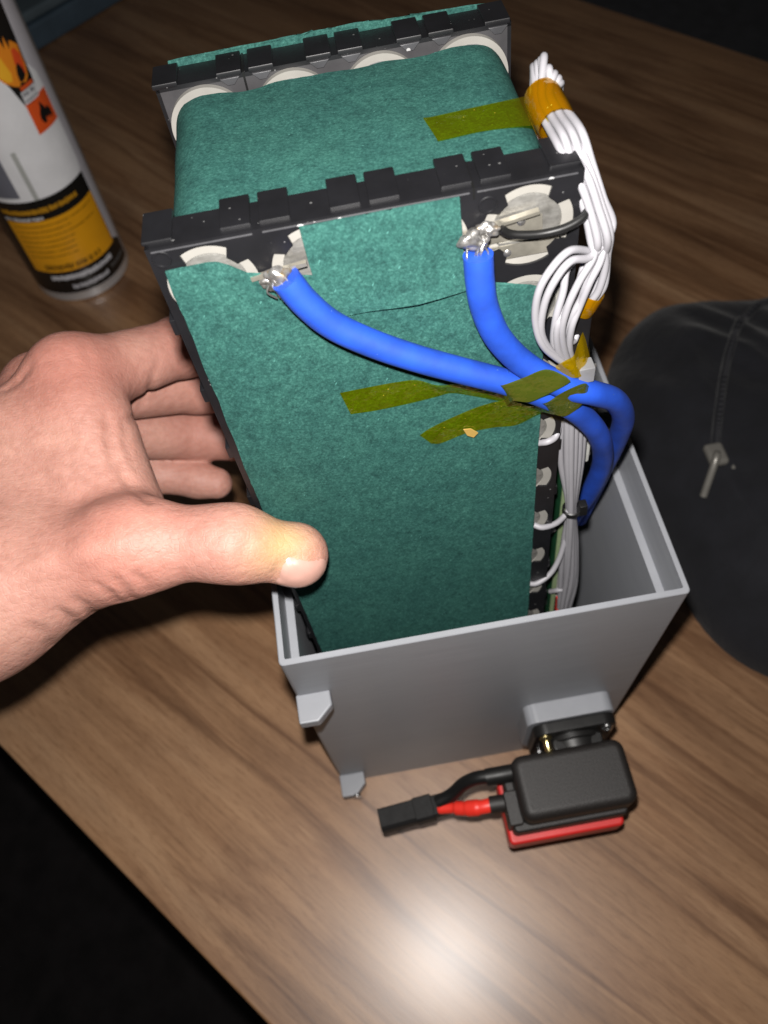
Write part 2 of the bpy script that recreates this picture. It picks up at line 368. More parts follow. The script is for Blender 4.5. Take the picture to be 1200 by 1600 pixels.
# ------------------------------------------------------------------ grey printed enclosure
BW, BD, BH = 129.8, 109.0, 169.6
enc = empty('enclosure_box', (0, 0, 0), 'open grey printed plastic box standing on the wooden table', 'box')
def loops(rings):
    v = []; f = []; n = len(rings[0][0])
    for poly, z in rings: v += [(p[0], p[1], z) for p in poly]
    for i in range(len(rings) - 1):
        f += [(i * n + k, i * n + (k + 1) % n, (i + 1) * n + (k + 1) % n, (i + 1) * n + k) for k in range(n)]
    f.append(tuple(range(n))); f.append(tuple(range((len(rings) - 1) * n, len(rings) * n)))
    return v, f
ro = rrect(0, BW, 0, BD, 1.6, 4); rl = rrect(1.9, BW - 1.9, 1.9, BD - 1.9, 0.6, 4); ri = rrect(4.6, BW - 4.6, 4.6, BD - 4.6, 1.0, 4)
ro2 = rrect(0.35, BW - 0.35, 0.35, BD - 0.35, 1.4, 4)
v, f = loops([(ro, 0.0), (ro, BH - 0.35), (ro2, BH), (rl, BH), (rl, BH - 16.5), (ri, BH - 16.5), (ri, 3.0)])
obj('shell', v, f, M['pla'], enc, smooth=True, angle=30)
def lug(z):
    mb = MB(); mb.prism([(0.05, 0.4), (11.8, 0.4), (12.1, -5.0), (6.9, -9.9), (0.3, -9.8)], 'z', z - 5.5, z)
    return mb.build('lug', M['pla'], enc, bev=0.7)
lug(139.4)
l2 = lug(14.2)
v, f = lathe([(0.4, -1.5), (2.0, -1.2), (2.0, -0.2), (1.2, 0.6), (0.4, 0.8)], (7.2, -9.6, 13.0), 'y', 14)
obj('screw', v, f, M['steel'], l2, smooth=True)
mb = MB(); mb.prism(rrect(84.0, 120.6, 39.5, 77.0, 5, 6), 'y', 0.6, -7.8)
mb.build('socket_mount', M['pla'], enc, bev=0.6)
mb = MB(); mb.prism(rrect(86.2, 120.4, 41.0, 75.4, 5.5, 6), 'y', -7.8, -12.6)
fl_o = mb.build('socket_flange', M['socket_black'], enc, bev=0.7, segs=3)
v, f = lathe([(13.2, -12.0), (13.2, -14.5), (12.0, -15.0), (11.4, -19.2), (10.4, -19.4), (9.6, -14.0)], (103.3, 0, 58.2), 'y', 40)
obj('socket_collar', v, f, M['socket_black'], enc, smooth=True, angle=35)
for sx, sz, long in ((90.6, 71.0, 1), (116.2, 71.0, 0), (90.6, 45.4, 0), (116.2, 45.4, 0)):
    h = -18.5 if long else -14.4
    v, f = lathe([(2.5, -12.3), (2.5, -13.2), (1.7, -14.0), (1.45, -14.4), (1.45, h), (0.8, h - 0.4)], (sx, 0, sz), 'y', 14)
    so = obj('flange_screw', v, f, M['brass' if long else 'steel'], enc, smooth=True)

# ------------------------------------------------------------------ red and black power plug pushed into the socket
plug = empty('power_plug', (97.5, -32.0, 38.0), 'black and red power plug fitted in the socket on the box front', 'plug')
PO = (97.5, -32.0, 38.0)
def under_plug(o): o.location = (-Vector(PO)) * MM; return o
def soft_block(name, x0, x1, y0, y1, z0, z1, r, mat, bev):
    mb = MB(); mb.prism(rrect(x0, x1, y0, y1, r, 5), 'z', z0, z1)
    return under_plug(mb.build(name, mat, plug, bev=bev, segs=5))
soft_block('red_housing', 69.0, 117.0, -47.8, -22.0, 37.5, 49.6, 2.2, M['plug_red'], 1.4)
soft_block('black_body', 70.8, 117.5, -45.0, -19.0, 49.8, 60.0, 2.0, M['plug_black'], 1.2)
soft_block('black_shell', 74.2, 120.6, -43.2, -17.6, 55.5, 72.0, 4.6, M['plug_black'], 3.8)
soft_block('end_block', 69.2, 75.0, -42.5, -29.0, 50.2, 63.5, 1.0, M['plug_black'], 0.7)
soft_block('mating_neck', 93.0, 114.0, -18.5, -13.0, 48.0, 68.5, 2.0, M['socket_black'], 1.0)
under_plug(tube('wire_boot', [(76, -22.6, 64.5), (70, -22.6, 64.4), (64.0, -22.4, 63.6)], 3.5, M['socket_black'], plug, 18))
under_plug(tube('wire_boot', [(72, -32.6, 58), (68, -32.4, 57.8), (63.5, -32.2, 57.4)], 3.5, M['plug_black'], plug, 18))
under_plug(tube('black_lead', [(66, -22.4, 63.9), (60, -21.8, 62.0), (54.5, -22.4, 57.5), (49.5, -24.6, 52.8), (43, -26.2, 49.6)], 2.9, M['black_wire'], plug, 16))
under_plug(tube('red_sleeve', [(65.5, -32.2, 57.5), (60, -32.2, 56.4), (54, -31.2, 53.6), (48.5, -29.6, 51.0), (43, -28.6, 49.0)], [2.9] * 12 + [3.3] * 8 + [2.9] * 8 + [2.2] * 12 + [2.0], M['red_tube'], plug, 16))
def end_piece(name, x0, x1, w, z0, z1, bev, cut):
    """stepped connector body, one corner of its profile cut off as on the real one"""
    mb = MB(); mb.prism([(-w + cut, z1), (w - 0.4, z1), (w, z1 - 0.4), (w, z0), (-w, z0), (-w, z1 - cut)], 'x', x0, x1)
    o = mb.build(name, M['end_black'], plug, bev=bev); o.location = (Vector((44.0, -26.6, 46.0)) - Vector(PO)) * MM; o.rotation_euler = (0, math.radians(-4), math.radians(4)); return o
end_piece('end_plug', -26.5, -11.0, 4.6, -4.6, 3.6, 0.5, 1.6)
end_piece('end_plug_collar', -11.2, -3.2, 5.0, -5.0, 4.1, 0.6, 1.2)
end_piece('end_plug_tail', -3.4, 4.0, 4.2, -4.2, 3.2, 0.9, 0.6)

# ------------------------------------------------------------------ battery pack (local frame: x right, y away from the camera, z up; origin front top left)
PACK = Matrix(((0.999158, 0.020649, -0.035452), (-0.017435, 0.995908, 0.088673), (0.037138, -0.08798, 0.99543)))
P0 = Vector((2.06, 35.99, 300.85)) * MM
def at_pack(o):
    o.matrix_world = Matrix.Translation(P0) @ PACK.to_4x4(); return o
pack = empty('battery_pack', (0, 0, 0), 'green wrapped battery pack with blue and white cables lifted out of the box', 'battery pack')
at_pack(pack)
PITCH, ROWS = 21.0, 12
PHT = PITCH * ROWS
def cx(i): return 10.5 + PITCH * i
def cz(j): return -(10.4 + PITCH * j)
def hole_r(a):
    """lobed opening: wide at the four sides, narrow at the corner arms"""
    d = abs(((math.degrees(a) + 45) % 90) - 45)
    return 9.15 if d < 31 else (6.9 if d > 34 else 9.15 + (6.9 - 9.15) * (d - 31) / 3)
def holder(y_out, y_in, holes):
    mb = MB(); d = 1 if y_in > y_out else -1; NS = 72
    for i in range(4):
        for j in range(ROWS):
            x, z = cx(i), cz(j) - 0.1
            if (i, j) in holes:
                ang = [2 * math.pi * k / NS for k in range(NS)]
                outer = []; inner = []
                for a in ang:
                    c, s = math.cos(a), math.sin(a); m = 10.5 / max(abs(c), abs(s))
                    outer.append((x + c * m, z + s * m)); r = hole_r(a); inner.append((x + c * r, z + s * r))
                v = [(p[0], y_out, p[1]) for p in outer] + [(p[0], y_out, p[1]) for p in inner] + [(p[0], y_out + d * 1.5, p[1]) for p in inner]
                fq = []
                for k in range(NS):
                    k2 = (k + 1) % NS
                    fq += [(k, k2, NS + k2, NS + k), (NS + k, NS + k2, 2 * NS + k2, 2 * NS + k)]
                mb.add(v, fq)
            else:
                mb.add([(x - 10.5, y_out, z - 10.5), (x + 10.5, y_out, z - 10.5), (x + 10.5, y_out, z + 10.5), (x - 10.5, y_out, z + 10.5)], [(0, 1, 2, 3)])
    zt, zb = cz(0) - 0.1 + 10.5, cz(ROWS - 1) - 0.1 - 10.5
    # outer rim walls, top and bottom slabs and side slabs behind the face
    e = 0.02 * d
    mb.add(*box_vf(0, 84, *sorted((y_out + e, y_in)), zt - 1.0, zt)); mb.add(*box_vf(0, 84, *sorted((y_out + e, y_in)), zb, zb + 1.0))
    mb.add(*box_vf(0, 0.9, *sorted((y_out + e, y_in)), zb, zt)); mb.add(*box_vf(83.1, 84, *sorted((y_out + e, y_in)), zb, zt))
    return mb
front_holes = {(i, 0) for i in range(4)} | {(3, j) for j in range(ROWS)}
hf = holder(0.0, 9.0, front_holes).build('front_cell_holder', M['holder'], pack)
hr = holder(70.0, 61.0, set()).build('rear_cell_holder', M['holder'], pack)
v, f = box_vf(0.5, 83.5, 61.02, 62.0, -PHT + 1, -0.3)
obj('inner_face', v, f, simple('holder_face_sheen', (0.035, 0.034, 0.036), 0.38, var=0.2, nscale=120), hr)  # grey base colour paints in the sheen on the black holder's inner face
# dovetail rails across the top and down both sides
rails = [17.6, 25.2, 38.8, 46.3, 60.1, 67.6, 80.8]
def rail(parent, x, y0, y1, z0=-0.4, z1=0.55, w=3.0):
    box('dovetail_rail', x - w, x + w, y0, y1, z0, z1, M['holder'], parent, bev=0.3)
for x in rails + [2.4]:
    rail(hf, x, 1.6, 11.4)
    rail(hr, x, 60.9, 70.4, -0.4, 0.9)
    if x > 3:   # pale chamfered foot of each rail on the rear holder's inner face
        mb = MB(); mb.prism([(x - 2.3, -0.4), (x + 2.3, -0.4), (x + 0.8, -2.0), (x - 0.8, -2.0)], 'y', 60.95, 60.4)
        mb.build('rail_foot', speckled('worn_plastic_edge', (0.035, 0.035, 0.038), 0.4, (0.3, 0.3, 0.3), 500, 0.4) if 'worn_plastic_edge' not in bpy.data.materials else bpy.data.materials['worn_plastic_edge'], hr, bev=0.1)
for j in range(ROWS):
    zc = cz(j)
    for s in (-1, 1):
        if s < 0 or j > 2:
            x0, x1 = (-1.8, 0.3) if s < 0 else (83.7, 85.4)
            box('side_clip', x0, x1, 2.0, 9.8, zc - 12.6, zc - 8.4, M['holder'], hf, bev=0.3)
            box('side_clip', x0, x1, 60.4, 68.5, zc - 12.6, zc - 8.4, M['holder'], hr, bev=0.3)
for px_ in ((4.06, -0.10, -19.94), (4.06, -0.10, -20.82), (5.57, -0.10, -60.19), (5.02, -0.10, -54.86)):
    box('side_mark', px_[0] - 0.9, px_[0] + 0.7, -0.25, 0.5, px_[2] - 0.28, px_[2] + 0.28, M['ring'], hf, bev=0.05)
# raised edge line under the top face, module seam, corner peg holes
mb = MB()
for a, b in ((1.0, 20.6), (22.5, 62.2), (63.6, 82.8)): mb.box(a, b, -0.22, 0.1, -0.95, -0.62)
mb.build('edge_bead', bpy.data.materials['worn_plastic_edge'], hf, bev=0.1)
box('module_seam', 62.75, 63.2, -0.12, 8.9, -2.2, 0.25, M['black_wire'], hf, bev=0)
box('module_seam', 20.7, 21.2, 60.85, 70.1, -4.2, 0.25, M['black_wire'], hr, bev=0)
def peg(x, z):
    v, f = lathe([(1.9, -0.1), (1.75, -0.32), (1.45, -0.3), (1.3, 0.6), (0.2, 0.7)], (x, 0, z), 'y', 24)
    obj('peg_hole', v, f, M['holder'], hf, smooth=True, angle=30)
peg(2.5, -2.6); peg(65.6, -4.0); peg(62.0, -24.6)
# cells with their white insulator rings and bare nickel ends
def ring_vf(x, z, y, r0, r1, seg=48, th=0.4):
    return lathe([(r0, y), (r1, y), (r1, y + th), (r0, y + th), (r0, y)], (x, 0, z), 'y', seg)
cell_me = None
for i in range(4):
    for j in range(ROWS):
        if cell_me is None:
            v, f = lathe([(7.4, 2.4), (7.9, 3.0), (7.9, 66.5), (7.4, 67.5)], (0, 0, 0), 'y', 24)
            co = obj('cell', v, f, M['cell'], pack, smooth=True); cell_me = co.data
        else:
            co = bpy.data.objects.new('cell', cell_me); COL.objects.link(co); co.parent = pack
        co.location = (cx(i) * MM, 0, cz(j) * MM)
        if (i, j) in front_holes:
            v, f = ring_vf(0, 0, 0.55, 6.9, 9.3); f = f[:-2]
            obj('insulator_ring', v, f, M['ring'], co)
            v, f = lathe([(0.05, 0.7), (6.3, 0.72), (6.95, 1.0), (6.95, 1.6)], (0, 0, 0), 'y', 40)
            obj('cell_end', v, f, M['nickel'], co, smooth=True, angle=30)
for i in range(4):
    v, f = lathe([(9.55, 59.4), (9.55, 60.9), (7, 60.9), (7, 59.4), (9.55, 59.4)], (cx(i), 0, -10.4), 'y', 56)
    obj('rear_collar', v, f[:-2], M['ring'], pack, smooth=True, angle=30)

# paper wrapped over the top
def wrap_profile():
    p = [(2.2, -70), (2.2, -40), (2.1, -20), (2.15, -12)]
    for a in range(172, 90, -8): p.append((10.6 + 8.45 * math.cos(math.radians(a)), -10.4 + 8.3 * math.sin(math.radians(a))))
    for k in range(1, 32):
        x = 10.6 + 62.8 * k / 32; p.append((x, -2.1 - 0.45 * (1 - math.cos(2 * math.pi * (x - 10.5) / 21)) / 2))
    for a in range(90, -20, -8): p.append((73.4 + 8.6 * math.cos(math.radians(a)), -10.4 + 8.3 * math.sin(math.radians(a))))
    p += [(82.0, -14), (81.9, -18)]
    return p
pr_ = wrap_profile(); v = []; f = []; n = len(pr_); ys = [8.6, 14, 20, 26, 32, 38, 44, 50, 55, 58.6]
rnd = random.Random(3)
for t, y in enumerate(ys):
    for k, (x, z) in enumerate(pr_):
        yy = y
        if t == len(ys) - 1: yy = 58.2 + 0.35 * math.sin(k * 0.9) + rnd.uniform(-.15, .15)
        v.append((x, yy, z + 0.18 * math.sin(0.33 * y + 0.2 * x)))
f = [(a * n + k, a * n + k + 1, (a + 1) * n + k + 1, (a + 1) * n + k) for a in range(len(ys) - 1) for k in range(n - 1)]
o = obj('top_wrap_paper', v, f, M['paper'], pack, smooth=True, angle=80)
md = o.modifiers.new('thickness', 'SOLIDIFY'); md.thickness = 0.0003; md.offset = -1; o.modifiers.new('crisp_edge', 'EDGE_SPLIT').split_angle = math.radians(60)
# insulation sheet at the back, its fuzzy upper edge showing over the rear holder
def sheet(name, poly, y, th, mat, lift=None):
    """flat paper cut to an outline; lift(x, z) bends it towards the camera"""
    bm = bmesh.new(); vs_ = [bm.verts.new((p[0], 0, p[1])) for p in poly]; bm.faces.new(vs_)
    bmesh.ops.triangulate(bm, faces=bm.faces[:])
    for _ in range(5):
        es = [e for e in bm.edges if e.calc_length() > 6.0]
        if not es: break
        bmesh.ops.subdivide_edges(bm, edges=es, cuts=1); bmesh.ops.triangulate(bm, faces=bm.faces[:])
    for w in bm.verts:
        w.co.y = y + (lift(w.co.x, w.co.z) if lift else 0)
    for w in bm.verts: w.co *= MM
    me = bpy.data.meshes.new(name); bmesh.ops.recalc_face_normals(bm, faces=bm.faces[:]); bm.to_mesh(me); bm.free(); me.materials.append(mat)
    o = bpy.data.objects.new(name, me); COL.objects.link(o); o.parent = pack
    s = o.modifiers.new('thickness', 'SOLIDIFY'); s.thickness = th * MM; s.offset = 0; o.modifiers.new('crisp_edge', 'EDGE_SPLIT').split_angle = math.radians(60)
    shade(me, 60); return o
def jag(a, b, n, amp, seed):
    r = random.Random(seed); out = []
    for k in range(n):
        t = k / n; out.append((a[0] + (b[0] - a[0]) * t + r.uniform(-amp, amp), a[1] + (b[1] - a[1]) * t + r.uniform(-amp, amp)))
    return out
sheet('rear_paper', jag((3.5, 0.9), (38, 1.6), 20, .35, 1) + jag((38, 1.6), (70, 0.8), 16, .3, 2) + [(80, 0.4), (82, -6), (82, -PHT + 4), (2, -PHT + 4), (2, -6)], 71.0, 0.5, M['paper'])
main = (jag((2.4, -4.9), (10.8, -4.6), 5, .12, 5) + [(10.8, -4.6), (12.6, -4.9), (14.6, -6.1)] + jag((17.0, -8.2), (23.5, -13.6), 5, .12, 6) +
        [(23.5, -13.6), (28.0, -17.4), (36, -21.0), (60.3, -21.6), (64, -23.3)] + jag((66, -23.6), (76.6, -24.7), 5, .08, 7) +
        jag((77.3, -26), (78.1, -72), 14, .1, 8) + jag((78.1, -72), (77.4, -PHT + 3), 20, .1, 9) + [(77.2, -PHT + 3), (1.8, -PHT + 3)] +
        jag((1.8, -PHT + 3), (1.6, -120), 16, .15, 10) + jag((1.6, -120), (2.4, -6), 26, .22, 11))
sheet('front_paper', main, -0.75, 0.45, M['paper'], lambda x, z: 0.25 * math.sin(x * 0.09) * math.sin(z * 0.05))
def lift(x, z):
    t = max(0, (-z - 15) / 7.0)
    return -1.1 * t ** 4 * math.exp(-((x - 51) / 9) ** 2) - 0.1
sheet('paper_patch', jag((29.6, -0.2), (59.9, -0.1), 12, .06, 12) + [(60.0, -0.2)] + jag((60.1, -4), (60.5, -21.5), 6, .06, 13) + [(60.5, -21.9), (50, -22.4), (40, -22.6), (33.5, -23.0), (30.6, -22.0), (29.8, -8)], -1.35, 0.4, M['paper'], lift)

# nickel strips, solder joints
def strip(name, p0, p1, w, y, th=0.25):
    mb = MB(); d = np.array([p1[0] - p0[0], p1[1] - p0[1]]); d = d / np.linalg.norm(d); nrm = np.array([-d[1], d[0]]) * w / 2
    mb.prism([(p0[0] + nrm[0], p0[1] + nrm[1]), (p1[0] + nrm[0], p1[1] + nrm[1]), (p1[0] - nrm[0], p1[1] - nrm[1]), (p0[0] - nrm[0], p0[1] - nrm[1])], 'y', y, y - th)
    return mb.build(name, M['strip'], pack)
strip('nickel_strip', (18, -9.9), (29.4, -8.6), 0.9, -0.5, 1.0)
strip('nickel_strip', (60.6, -9.4), (75.5, -7.0), 0.7, 0.2, 1.4)
strip('nickel_strip', (61, -11.5), (76.5, -10.6), 4.2, 0.5)
v, f = box_vf(66, 80, 0.05, 0.4, -17.4, -14.2); obj('weld_tab', v, f, M['strip'], pack)
for wx, wz in ((68.4, -9.6), (72.2, -9.2), (69.5, -16.0)):
    v, f = lathe([(0.05, -0.35), (0.5, -0.3), (0.85, 0.0)], (wx, 0, wz), 'y', 12); obj('weld_spot', v, f, M['tin'], pack, smooth=True)
def lump(name, c, r, sx, sz, seed, mat, parent):
    bm = bmesh.new(); bmesh.ops.create_icosphere(bm, subdivisions=4, radius=1.0)
    rs = np.random.RandomState(seed); K = rs.normal(size=(14, 3)); ph = rs.uniform(0, 6.28, 14)
    for w in bm.verts:
        p = np.array(w.co); d = 1 + 0.12 * sum(math.sin(3.2 * (k @ p) + q) for k, q in zip(K, ph)) / 2
        w.co = Vector(((c[0] + p[0] * r * sx * d) * MM, (c[1] + p[1] * r * 0.62 * d) * MM, (c[2] + p[2] * r * sz * d) * MM))
    me = bpy.data.meshes.new(name); bm.to_mesh(me); bm.free(); me.materials.append(mat); shade(me, 80)
    o = bpy.data.objects.new(name, me); COL.objects.link(o); o.parent = parent; return o
lump('solder_joint', (23.6, -2.2, -9.9), 2.9, 1.0, 0.9, 1, M['solder'], pack)
lump('solder_joint', (21.4, -1.6, -11.0), 1.8, 1.1, 0.8, 2, M['solder'], pack)
lump('solder_joint', (62.4, -2.0, -9.8), 2.9, 1.0, 0.8, 3, M['solder'], pack)
lump('solder_joint', (65.2, -1.6, -8.4), 2.0, 1.3, 0.7, 4, M['solder'], pack)
rs = random.Random(5)
for (sx, sz) in ((62.4, -9.6), (23.2, -10.2)):   # loose copper strands at both joints
    for k in range(9):
        a = rs.uniform(-2.2, 2.2); b_ = rs.uniform(-2.4, 1.6)
        tube('strand', [(sx + a, -3.4 + rs.uniform(-.5, .7), sz + b_ + 1.0), (sx + a * .8 + rs.uniform(-1, 1), -4.0 + rs.uniform(-.3, .6), sz + b_ - 0.4), (sx + a * 0.5, -3.6, sz + b_ - 2.2)], 0.22, M['tin'], pack, 6, 5)

# blue cables
c1 = tube('blue_cable', [(24.79, -3.40, -9.62), (27.55, -3.90, -15.92), (31.88, -4.20, -22.47), (39.07, -4.40, -29.07), (48.18, -4.60, -35.68), (57.90, -4.80, -41.71), (68.14, -5.00, -47.86), (77.46, -5.00, -54.84),
                         (86.32, -3.50, -64.31), (95.82, 3.00, -83.84), (102.12, 12.00, -108.70), (103.06, 20.00, -134.95), (100.90, 26.00, -157.00), (99.28, 30.00, -177.60)], 3.05, M['blue'], pack, 20)
c2 = tube('blue_cable', [(62.83, -3.40, -12.31), (62.96, -4.00, -18.46), (63.72, -4.20, -25.15), (66.22, -4.40, -33.46), (70.77, -4.80, -41.14), (76.36, -5.60, -47.06), (83.14, -6.20, -52.45), (90.06, -5.00, -57.47),
                         (97.31, -1.00, -66.36), (103.49, 6.00, -82.65), (106.66, 15.00, -104.33), (108.32, 24.00, -128.13), (108.48, 31.00, -152.11), (107.05, 36.00, -175.40)], 3.05, M['blue'], pack, 20)
# black sense wire round the corner cell
tube('black_sense_wire', [(67.69, -2.20, -8.31), (69.84, -2.20, -9.94), (74.89, -2.40, -10.89), (79.88, -2.60, -10.51), (83.80, -1.80, -9.44), (85.74, 0.50, -8.25), (85.67, 3.00, -6.62), (85.03, 6.00, -5.59)], 0.85, M['black_wire'], pack, 10)

# white balance wires
def wires(paths, r=0.82):
    for p in paths: tube('balance_wire', p, r, M['white_wire'], pack, 10, 8)
hexo = [(0, 0), (2.0, 0), (-2.0, 0), (1.0, 1.75), (-1.0, 1.75), (1.0, -1.75), (-1.0, -1.75), (3.0, 1.75)]
loop_top = [(842, 92), (848, 100), (855, 104), (836, 98), (862, 120), (868, 126), (852, 112), (872, 134)]
spine = [(0, 0, 0)]
B1 = [(82.46, 23.61, 0.50), (82.63, 16.14, 0.20), (82.80, 7.37, 0.60), (84.21, 2.50, -2.87), (86.25, 0.00, -8.60), (87.98, -1.50, -14.96)]
T1 = [(83.33, 31.01, 5.00), (84.02, 27.50, 5.00), (82.29, 32.95, 3.00), (85.01, 27.08, 4.00), (83.65, 30.36, 6.00), (85.76, 26.74, 3.00), (82.76, 31.74, 4.00), (86.40, 26.96, 2.00)]
tails = [
    [(89.73, -1.50, -21.59), (89.28, -1.00, -28.89), (87.54, 0.00, -34.29), (86.80, 1.50, -43.00), (85.94, 2.00, -51.85)],
    [(90.35, -0.50, -20.88), (90.69, 0.00, -28.99), (88.87, 1.00, -34.71), (88.41, 3.00, -44.73), (86.98, 3.00, -53.71)],
    [(86.56, -3.00, -18.17), (83.32, -5.00, -22.31), (81.03, -6.00, -27.70), (80.41, -5.50, -35.17), (82.94, -3.00, -45.90), (86.48, 0.00, -53.91)],
    [(88.39, -2.50, -19.27), (86.00, -4.00, -23.71), (84.35, -4.00, -29.81), (82.80, -4.50, -35.15), (83.33, -3.00, -42.98), (86.08, 0.00, -52.73)],
    [(87.14, -2.00, -18.42), (85.21, -3.50, -22.28), (84.85, -3.50, -27.56), (82.98, -4.00, -31.98), (82.40, -3.00, -37.89), (84.58, -1.50, -42.30), (86.53, 1.00, -39.58)],
    [(89.67, 0.00, -21.90), (88.88, 0.50, -28.97), (86.90, 1.00, -33.52), (86.39, 2.50, -43.79), (85.62, 3.00, -52.30)],
    [(86.77, -1.00, -18.45), (80.92, -4.50, -14.58), (76.43, -6.50, -17.17), (74.18, -7.00, -22.22), (74.19, -6.50, -30.04), (76.45, -6.00, -37.90), (82.44, -4.00, -46.86)],
    [(86.16, -3.00, -18.08), (81.03, -5.50, -16.31), (77.46, -7.00, -19.39), (75.63, -7.00, -25.25), (75.64, -6.20, -33.38), (78.58, -5.00, -40.91), (84.07, -3.00, -49.07)],
]
P = []
for i in range(8):
    ox, oz = hexo[i]; path = [(T1[i][0] + 1.6, T1[i][1] + 8.0, T1[i][2] - 24), (T1[i][0] + 1.4, T1[i][1] + 6.0, T1[i][2] - 12), (T1[i][0] + 0.8, T1[i][1] + 3.0, T1[i][2] - 3.6), T1[i]]
    for k, b_ in enumerate(B1):
        s = (0.85, 0.85, 0.9, 0.8, 0.75, 0.9)[k]
        if k < 3: path.append((b_[0] + ox * s, b_[1] + ox * 0.25, b_[2] + oz * s))
        else: path.append((b_[0] + ox * s * 1.05, b_[1] + oz * s, b_[2] + ox * s * 0.25))
    P.append(path + tails[i])
wires(P)
# two more wires looping in the bunch
wires([[(85.21, 2.00, -21.60), (81.51, -2.00, -20.99), (80.44, -4.00, -24.94), (78.93, -5.00, -31.59), (79.38, -4.00, -40.09), (83.05, -2.00, -47.91)],
       [(86.31, 1.00, -21.91), (84.54, -1.50, -25.36), (82.61, -3.00, -28.84), (79.39, -5.50, -32.17), (80.16, -4.50, -40.79), (84.08, -2.00, -49.63)]])
# the lower bundle down to the zip tie and below it
wires([
    [(85.05, 3.00, -73.05), (86.17, 3.80, -93.35), (90.37, 4.60, -118.93), (90.41, 5.40, -141.34), (91.31, 6.20, -166.54), (92.50, 7.00, -190.52)],
    [(86.08, 2.00, -72.23), (87.78, 2.80, -94.04), (90.43, 3.60, -117.90), (91.36, 4.40, -140.10), (92.83, 5.20, -165.37), (93.20, 6.00, -189.96)],
    [(87.15, 1.50, -72.47), (88.73, 2.30, -93.69), (90.67, 3.10, -117.62), (92.04, 3.90, -139.56), (92.95, 4.70, -162.28), (92.87, 5.50, -186.83)],
    [(88.78, 2.50, -74.78), (90.23, 3.30, -95.37), (91.49, 4.10, -119.62), (93.31, 4.90, -141.52), (95.17, 5.70, -167.04), (94.45, 6.50, -191.89)],
    [(90.45, 3.50, -77.11), (91.75, 4.30, -97.05), (92.29, 5.10, -121.28), (94.22, 5.90, -141.37), (96.37, 6.70, -166.86), (95.33, 7.50, -193.55)],
    [(92.23, 5.00, -80.85), (93.10, 5.80, -99.31), (93.11, 6.60, -123.99), (95.66, 7.40, -146.15), (97.84, 8.20, -174.61), (97.16, 9.00, -195.96)],
    [(78.63, 0.20, -79.01), (80.50, -1.00, -77.59), (82.80, 0.00, -77.29), (84.06, 2.00, -75.24), (84.36, 4.00, -71.45)],
    [(78.41, 0.20, -118.35), (80.97, -0.80, -119.12), (85.36, 0.50, -120.29), (88.85, 3.00, -120.75), (90.60, 4.00, -118.86)],
    [(77.86, 0.20, -154.67), (80.75, -0.60, -153.86), (85.49, 1.00, -151.69), (88.76, 3.00, -145.95), (90.87, 5.00, -136.94)],
    [(88.61, 8.00, -177.74), (90.77, 6.00, -174.01), (93.56, 6.00, -173.09), (93.93, 6.00, -164.83)],
], 0.92)
# zip tie round the lower bundle
v, f = lathe([(2.5, -1.1), (2.9, -0.9), (2.9, 0.9), (2.5, 1.1), (2.3, 0.0), (2.5, -1.1)], (0, 0, 0), 'z', 24)
zt = obj('zip_tie', [(a * 1.0, b_ * 1.0, c) for a, b_, c in v], f[:-2], M['black_wire'], pack, smooth=True)
zt.location = Vector((91.32, 4.20, -119.71)) * MM
box('zip_tie_head', 1.9, 4.4, -2.2, 0.8, -1.6, 3.4, M['black_wire'], zt, bev=0.4)
# protection board standing on edge beside the cells
pcb = box('circuit_board', 89.2, 90.8, 9.0, 58, -228, -58, M['pcb'], pack, bev=0)
box('board_edge', 89.25, 90.75, 8.3, 9.0, -228, -58, M['pcb_edge'], pcb, bev=0)
rs = random.Random(11)
for k in range(7):
    z = -70 - 22 * k; w = rs.uniform(5, 9)
    box('mosfet', 90.8, 94.5, 14, 24, z - w, z, M['chip'], pcb, bev=0.3)
for (y0, y1, z0, z1, t) in ((9.5, 16, -104, -84, 6.0), (10, 15, -126, -108, 4.5), (10.5, 18, -188, -160, 3.5), (11, 16, -150, -140, 3.5)):
    box('connector_housing', 90.8, 90.8 + t, y0, y1, z0, z1, M['part_white'], pcb, bev=0.6)
    for q in range(4):
        zz = z0 + (z1 - z0) * (q + 0.5) / 4
        box('contact', 90.8 + t, 90.8 + t + 0.5, y0 + 1, y0 + 2.2, zz - 0.6, zz + 0.6, M['tin'], pcb, bev=0)
for (y0, y1, z0, z1) in ((20, 26, -110, -104), (16, 22, -140, -132), (14, 20, -168, -160), (24, 30, -96, -90), (12, 17, -196, -190)):
    box('inner_component', 87.4, 89.2, y0, y1, z0, z1, M['chip'], pcb, bev=0.2)
for px_ in ((86.54, 7.00, -133.92), (83.55, 5.00, -172.54)):
    lump('solder_ball', px_, 1.25, 1, 1, 9, M['solder'], pack)
box('red_component', *[q for q in ((92.72, 8.00, -189.83)[0] - 1.2, (92.72, 8.00, -189.83)[0] + 1.2, 7, 9.5, (92.72, 8.00, -189.83)[2] - 5, (92.72, 8.00, -189.83)[2] + 5)], M['red_tube'], pack, bev=0.4)
# small grey part beside the taped cables
gq = (87.03, -4.50, -49.61)
box('grey_block', gq[0] - 1.9, gq[0] + 1.9, -6.2, -2.4, gq[2] - 2.3, gq[2] + 2.3, M['part_grey'], pack, bev=0.3)
for s in (-1, 0, 1): box('block_pin', gq[0] + 1.9, gq[0] + 2.5, -4.8, -4.2, gq[2] + s * 1.4 - 0.3, gq[2] + s * 1.4 + 0.3, M['tin'], pack, bev=0)
# white foot of the side bracket behind the cables
box('dark_bracket', 84.2, 88.6, -1.0, 2.4, -52, -34, M['holder'], pack, bev=0.5)

